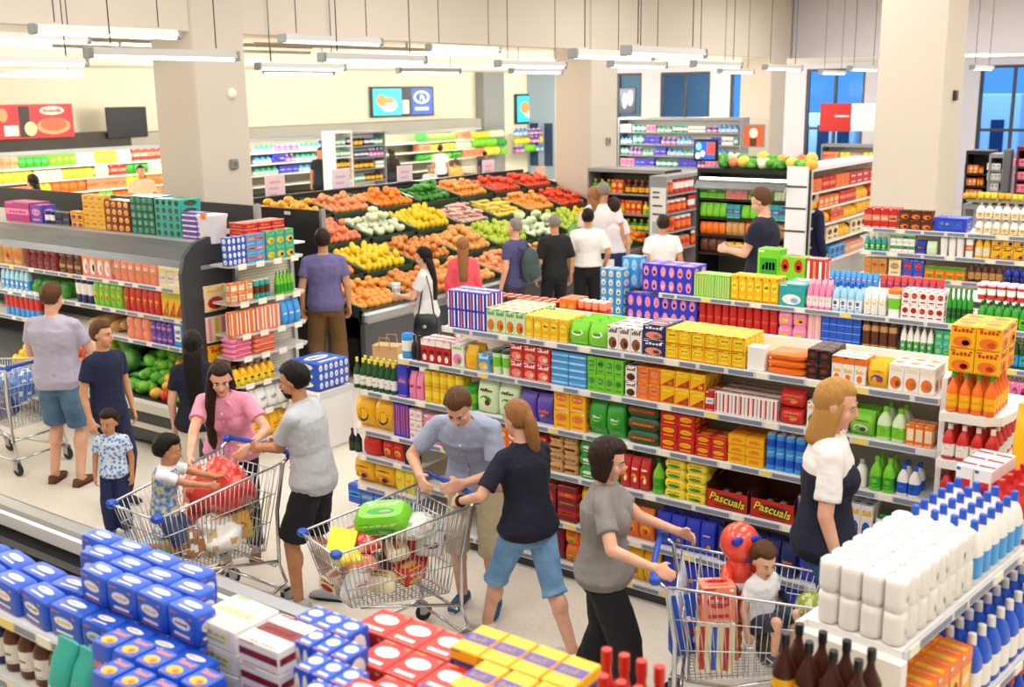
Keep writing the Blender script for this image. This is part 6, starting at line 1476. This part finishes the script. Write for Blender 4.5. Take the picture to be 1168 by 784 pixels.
# ------------------------------------------------------------------ what the shoppers carry
def crumple(name, label, cat, c, rx, ry, rz, mats, seed, amp=.18, art_=None, group=None, rot=(0, 0, 0)):
    q = MB(); q.ell((0, 0, 0), rx, ry, rz, 30, 20); v = []
    for p in q.v:
        d = Vector(p); n = noise.noise(Vector((d.x / rx * 1.3 + seed, d.y / ry * 1.3, d.z / rz * 1.3))) + .6 * abs(noise.noise(Vector((d.x / rx * 3 + seed, d.y / ry * 3, d.z / rz * 3))) - .35 * abs(noise.noise(Vector((d.x / rx * 5.5 + seed, d.y / ry * 5.5, d.z / rz * 5.5)))))
        v.append(tuple(d * (1 + amp * n)))
    q.v = v
    for i, f in enumerate(q.f):
        if len(mats) > 1:
            d = sum((Vector(q.v[k]) for k in f), Vector()) / len(f)
            if noise.noise(d * (2.6 / max(rx, rz)) + Vector((seed * 3, 1, 0))) > .22: q.m[i] = 1
    o = obj(name, q.mesh(name, mats, 3), None, c); o.rotation_euler = rot; tag(o, label, cat, group); return o
def local(tx, ty, face, p):
    r = math.radians(face - 90); return Vector((tx + p[0] * math.cos(r) - p[1] * math.sin(r), ty + p[0] * math.sin(r) + p[1] * math.cos(r), p[2]))
FILM = M(0xE4E6E8, .15, kind='wet')
C2 = (-4.31, 4.62, -107)
PACKS = [('box', 'CRm:pic', .2, .08, .14, 'red-print meat box', (.1, .3, .52)), ('pouch', 'WsR:oval', .18, .2, .09, 'white pouch with red oval', (-.12, .33, .53)), ('box', 'mCW:band', .18, .07, .13, 'maroon box', (.02, .2, .62)), ('flat', 'CAU:pic', .22, .09, .16, 'cream bread pack', (-.1, .14, .53)),
    ('box', 'WRB:label', .16, .12, .1, 'white red-label carton', (.12, .08, .52)), ('pouch', 'UCY:oval', .17, .2, .08, 'brown coffee pouch', (.0, .0, .52)), ('box', 'RYW:pic', .18, .09, .13, 'red yellow-print box', (-.12, -.06, .54)), ('tub', 'WYO:band', .12, .1, .12, 'white yellow-band tub', (.1, -.1, .54)),
    ('pouch', 'RWC:pic', .18, .22, .09, 'red crisp pouch', (-.02, -.16, .54)), ('box', 'OYR:oval', .16, .08, .12, 'orange biscuit box', (.13, -.24, .5)), ('flat', 'sWR:pic', .2, .07, .15, 'pink ham pack', (-.1, .26, .68)), ('box', 'YRU:pic', .17, .06, .12, 'yellow soup box', (.12, .04, .68)),
    ('pouch', 'WmG:oval', .17, .16, .08, 'white sugar pouch', (-.14, -.2, .66)), ('flat', 'RCW:pic', .22, .08, .15, 'red flat packet', (.1, -.14, .7)), ('flat', 'CRY:band', .2, .07, .15, 'cream red-band packet', (-.06, -.02, .69))]
for k, (ty_, st, w, h, d, ds, p) in enumerate(PACKS):
    rr = random.Random(k); o = put('grocery_packet', product(ty_, w, h, d, st), local(*C2, p), rr.uniform(0, 6), '%s inside the full trolley of the man in blue shirt' % ds, 'packet'); o.rotation_euler = (rr.uniform(-.35, .35), rr.uniform(-.35, .35), rr.uniform(0, 6))
for nm, lb, p, r, cs, sd in (
    ('grocery_bag', 'bright red crisp bag near the top of the full trolley', (.06, .15, .8), (.14, .11, .07), (0xE04838, 0xF0C0B0), 7), ('grocery_bag', 'orange fruit net at the top rear of the full trolley', (.13, -.1, .8), (.1, .1, .09), (0xE89030, 0xC84828), 8),
    ('grocery_bag', 'clear salad bag on top of the full trolley', (-.12, -.13, .86), (.12, .14, .07), (0xDCE4D8, 0xB8A8A0), 9), ('grocery_bag', 'yellow bread packet at the front of the full trolley', (-.06, .32, .76), (.1, .08, .05), (0xF0DC40, 0xE8B820), 10)):
    crumple(nm, lb, 'bag', local(*C2, p), *r, [M(cs[0], .3, kind='wet'), M(cs[1], .35)], sd, .22)
o = put('lettuce_pack', product('flat', .34, .12, .24, 'gGq:pic'), local(*C2, (-.0, .02, .87)), math.radians(20), 'bright green pillow pack lying on top of the full trolley', 'pack'); o.rotation_euler = (.25, -.1, .5)
o = put('yellow_card_pack', product('box', .16, .03, .16, 'LYL:plain'), local(*C2, (.03, .3, .82)), .3, 'flat yellow packet leaning in the full trolley', 'packet'); o.rotation_euler = (.7, .2, .6)
C1 = (-5.63, 4.27, -90)
for nm, lb, p, r, cs, sd in (('carrier_bag', 'big red carrier bag beside the boy in the trolley', (-.05, -.12, .92), (.2, .2, .17), (0xE2382C, 0xF08068), 11), ('carrier_bag', 'orange-red bag below the big carrier bag', (.1, -.05, .7), (.16, .16, .13), (0xE0502C, 0xF0B898), 12),
    ('carrier_bag', 'white film bag with groceries in the trolley of the boy', (-.14, .02, .66), (.13, .18, .12), (0xE6E2DC, 0xC8A870), 13), ('grocery_bag', 'blue and white packet low in the trolley of the boy', (.13, .2, .62), (.1, .12, .1), (0x8CA8CC, 0xE8E4DC), 14),
    ('grocery_bag', 'olive green packet at the rear of the trolley of the boy', (.05, -.28, .66), (.16, .1, .14), (0x8C8840, 0xE4D8C0), 15), ('grocery_bag', 'brown striped packet under the arms of the boy', (-.13, .2, .66), (.1, .12, .09), (0x9C6C40, 0xE0E0DC), 16)):
    crumple(nm, lb, 'bag', local(*C1, p), *r, [M(cs[0], .3, kind='wet'), M(cs[1], .35)], sd, .42)
for k, (ty_, st, w, h, d, ds, p) in enumerate((('box', 'OYW:pic', .18, .1, .13, 'orange box', (.14, .08, .56)), ('pouch', 'YRW:oval', .17, .18, .08, 'yellow pouch', (-.16, -.18, .56)), ('box', 'aWB:label', .16, .12, .12, 'pale blue box', (.1, .3, .54)), ('flat', 'RCW:pic', .2, .08, .15, 'red pack', (.13, -.2, .72)), ('box', 'gYW:band', .15, .12, .1, 'green box', (-.02, .3, .54)), ('flat', 'CUW:pic', .22, .08, .15, 'cream pack', (-.12, -.05, .56)))):
    rr = random.Random(40 + k); o = put('grocery_packet', product(ty_, w, h, d, st), local(*C1, p), 0, '%s inside the trolley with the kneeling boy' % ds, 'packet'); o.rotation_euler = (rr.uniform(-.3, .3), rr.uniform(-.3, .3), rr.uniform(0, 6))
C0 = (-9.85, 5.35, 186)
for i, (p, cs) in enumerate((((.0, .2, .75), (0x2858C0, 0xB8D0F0)), ((.05, -.15, .78), (0x3C78D0, 0xE8ECF4)), ((-.1, .0, .62), (0x1C3C98, 0xC8A878)), ((.1, .3, .64), (0xC89870, 0x2858B0)))):
    crumple('carrier_bag', ('top blue bag', 'pale blue bag', 'dark blue bag', 'tan and blue bag')[i] + ' in the trolley at the left edge', 'bag', local(*C0, p), .17, .2, .16, [M(cs[0], .3, kind='wet'), M(cs[1], .35)], 20 + i, .25)
C3 = (-2.15, 5.05, 24)
for k in range(4):
    put('biscuit_pack', product('flat', .2, .075, .16, 'OYA:stack_2'), local(*C3, (-.07, -.12, .43 + k * .073)), math.radians(30), '%s orange biscuit pack stacked in the right trolley' % ('lowest', 'second', 'third', 'top')[k], 'packet', 'orange packs in the right trolley')
for nm, lb, p, r, cs, sd in (('shopping_bag', 'black bag standing in the right trolley', (-.05, .14, .62), (.1, .13, .2), (0x141418, 0x2A2A30), 31), ('grocery_bag', 'grey netted packet in front of the black bag', (-.1, .34, .62), (.07, .06, .12), (0x9CA0A4, 0xD8D8DC), 32),
    ('grocery_bag', 'green herb bunch behind the child in the right trolley', (.08, .32, .82), (.07, .09, .08), (0x8C9C3C, 0xC8C888), 33)):
    crumple(nm, lb, 'bag', local(*C3, p), *r, [M(cs[0], .3, kind='wet'), M(cs[1], .35)], sd, .16)
o = put('blue_red_pouch', product('pouch', .22, .34, .12, 'BRW:pic'), local(*C3, (.02, -.3, .47)), .9, 'blue and red pouch at the rear of the right trolley', 'bag')
o = put('coral_box', product('box', .18, .2, .12, 'sRW:oval'), local(*C3, (.13, -.16, .74)), .7, 'coral box beside the inflatable toy', 'box'); o = put('striped_box', product('box', .2, .28, .16, 'CRB:vs'), local(*C3, (.12, -.16, .46)), .5, 'striped box under the coral box in the right trolley', 'box')
tod = local(*C3, (.06, .07, 0))
P('cartchild', 'small child in white top seated in the right trolley behind the toy', tod.x, tod.y, -20, .86, 'm', 'fair', ('kid', 'brown'), ('tee', 0xECECF0), ('shorts', 0x303848), ('shoe', 0x405070), hs=1.5, z0=.5, hip=.42, fL=(-.1, .3, .2), fR=(.1, .3, .2), vox=.008, head=(18, -20), eyes=True)
# inflatable toy: plain red balloon figure
v = local(*C3, (-.04, -.05, .0)); iz = .8
ty = thing('inflatable_toy', 'red inflatable toy with blue eye patches riding in the right trolley', 'toy', (v.x, v.y, iz), math.radians(-40 + 90))
RB = M(0xF05038, .15, kind='wet'); BB = M(0x2438B0, .2)
q = MB(); q.ell((0, 0, .14), .075, .065, .1, 18, 12); q.ell((0, 0, .01), .085, .07, .07, 16, 10); obj('body', remesh(q, [RB], .008, 3), ty)
q = MB(); q.ell((0, 0, .3), .105, .1, .11, 22, 16); hd = obj('head', q.mesh('head', [RB], 3), ty)
for sx, zz in ((-.05, .34), (.05, .34), (.035, .235)):
    q = MB(); yy = -math.sqrt(max(0, 1 - (sx / .105) ** 2 - ((zz - .3) / .11) ** 2)) * .1; q.ell((sx, yy, zz), .037, .014, .027, 14, 8); obj('eye_patch', q.mesh('eye_patch', [BB], 3), hd)
for sg in (-1, 1):
    q = MB(); q.tube([(sg * .07, -.02, .18), (sg * .1, -.06, .13), (sg * .09, -.1, .1)], [.03, .032, .03], 10); a_ = obj('arm', q.mesh('arm', [RB], 3), ty)
    q = MB(); q.ell((sg * .09, -.115, .09), .036, .034, .036, 12, 8); obj('glove', q.mesh('glove', [M(0x18181C, .4)], 3), a_)
    q = MB(); q.tube([(sg * .045, -.03, -.03), (sg * .055, -.08, -.05), (sg * .055, -.1, -.09)], [.035, .036, .03], 10); obj('leg', q.mesh('leg', [RB], 3), ty)
q = MB(); q.lathe([(.088, .05), (.09, .07), (.084, .09)], 18, sy=.85); obj('belt', q.mesh('belt', [M(0xF0E8E4, .3)], 2), ty)
# handbag, rucksack, paper bag, cup, phone, papers
def Wp(k, p): return W(INFO[k], p)
p = Wp('handbag', (-.2, -.06, .82)); hb = thing('handbag', 'black leather handbag on the arm of the dark-haired woman', 'bag', p, INFO['handbag']['rz'])
q = MB(); q.loft([ring(0, 0, z, a, b, 16, .6) for z, a, b in ((-.14, .06, .14), (-.12, .075, .16), (0, .07, .15), (.1, .04, .13), (.12, .02, .12))]); obj('body', q.mesh('body', [M(0x1E2226, .35)], 1), hb)
q = MB(); q.tube([(0, -.1, .1), (.03, -.06, .35), (.06, 0, .56), (.03, .06, .35), (0, .1, .1)], .009, 6); obj('strap', q.mesh('strap', [M(0x1E2226, .4)], 1), hb); q = MB(); q.ell((-.073, 0, -.02), .01, .03, .02, 8, 6); obj('clasp', q.mesh('clasp', [STEEL], 1), hb)
p = Wp('rucksack', (.03, -.2, 1.15)); rk = thing('rucksack', 'grey-green rucksack on the back of the grey-haired man', 'bag', p, INFO['rucksack']['rz'])
q = MB(); q.ell((0, -.02, 0), .16, .1, .24, 16, 12); q.ell((0, -.09, -.08), .11, .06, .11, 14, 10); obj('body', remesh(q, [M(0x40504E, .8, kind='cloth')], .012, 3, .004), rk)
for sg in (-1, 1):
    q = MB(); q.tube([(sg * .1, .05, .2), (sg * .12, .18, .3), (sg * .13, .32, .2), (sg * .13, .32, 0), (sg * .13, .18, -.15), (sg * .1, .04, -.16)], .018, 6); obj('strap', q.mesh('strap', [M(0x2C3634, .8)], 1), rk)
p = Wp('handbag', (-.02, .4, 1.13)); q = MB(); q.lathe([(.045, 0), (.055, .14), (.058, .142), (.052, .15)], 14); o = obj('paper_cup', q.mesh('paper_cup', [PM('W')], .8), None, p); tag(o, 'white paper cup held by the dark-haired woman', 'cup')
q = MB(); q.lathe([(.0482, .04), (.0518, .09)], 14); obj('sleeve', q.mesh('sleeve', [M(0xB8BCC0, .6)], .8), o)
p = Wp('phone', (-.01, .4, 1.17)); q = MB(); q.box(-.04, .04, -.006, .006, -.075, .075, 0, .006); q.box(-.036, .036, -.0068, -.006, -.07, .07, 1); o = obj('phone', q.mesh('phone', [BLACKM, E_(0xB8A8D0, .8)]), None, p, INFO['phone']['rz'] + PI); tag(o, 'small phone in the hands of the man in navy', 'phone')
p = Wp('whiteback', (.3, .16, .88)); q = MB(); q.loft([[(-.1, 0, -.13), (.1, 0, -.13), (.1, .012, -.13), (-.1, .012, -.13)], [(-.1, .02, .13), (.1, .02, .13), (.1, .03, .13), (-.1, .03, .13)]]); o = obj('paper_sheaf', q.mesh('paper_sheaf', [PM('W')]), None, p, INFO['whiteback']['rz']); tag(o, 'white papers in the hand of the man in white shirt', 'papers')
v = on_y(440, 392, 7.6); q = MB()
pb = thing('paper_bag', 'brown paper carrier bag standing by the end of the long gondola', 'bag', (solve_x(446, 7.6, .3), 7.6, 0), .3)
q.loft([[(x * a, y * a, z) for x, y in ((-.13, -.08), (.13, -.08), (.13, .08), (-.13, .08))] for z, a in ((0, .96), (.02, 1), (.42, 1.0), (.44, 1.03))]); obj('body', q.mesh('body', [M(0xC8A070, .7)]), pb)
q = MB()
for yy in (-.085, .085): q.tube([(-.06, yy, .4), (-.05, yy, .52), (.05, yy, .52), (.06, yy, .4)], .006, 6)
obj('handle', q.mesh('handle', [M(0xB08858, .7)]), pb)
# raised front of a step under the bag to lift it to the height in view
st_ = thing('crate', 'low dark crate carrying the brown paper bag', 'crate', (pb.location.x, pb.location.y, 0), .3)
q = MB(); q.box(-.18, .18, -.13, .13, 0, .62, 0, .01); obj('body', q.mesh('body', [M(0x2A2A2E, .5)]), st_)
q = MB(); q.box(-.19, .19, -.14, .14, .6, .64, 0, .008); obj('rim', q.mesh('rim', [M(0x3A3A40, .5)]), st_); pb.location.z = .641
# wristwatch on the ponytailed woman
q = MB(); t_ = INFO['ponytail']['arms']['L'][2]; e_ = INFO['ponytail']['arms']['L'][1]
wp = Wp('ponytail', t_.lerp(e_, .08)); q.lathe([(.036, -.012), (.038, 0), (.036, .012)], 16); q.ell((0, -.037, 0), .016, .006, .016, 10, 6, 1)
o = obj('wristwatch', q.mesh('wristwatch', [M(0x18181C, .4), DGREY], 1), None, wp); d_ = (Wp('ponytail', e_) - Wp('ponytail', t_)).normalized(); o.rotation_euler = d_.to_track_quat('Z', 'Y').to_euler(); tag(o, 'black wristwatch on the ponytailed woman', 'watch')
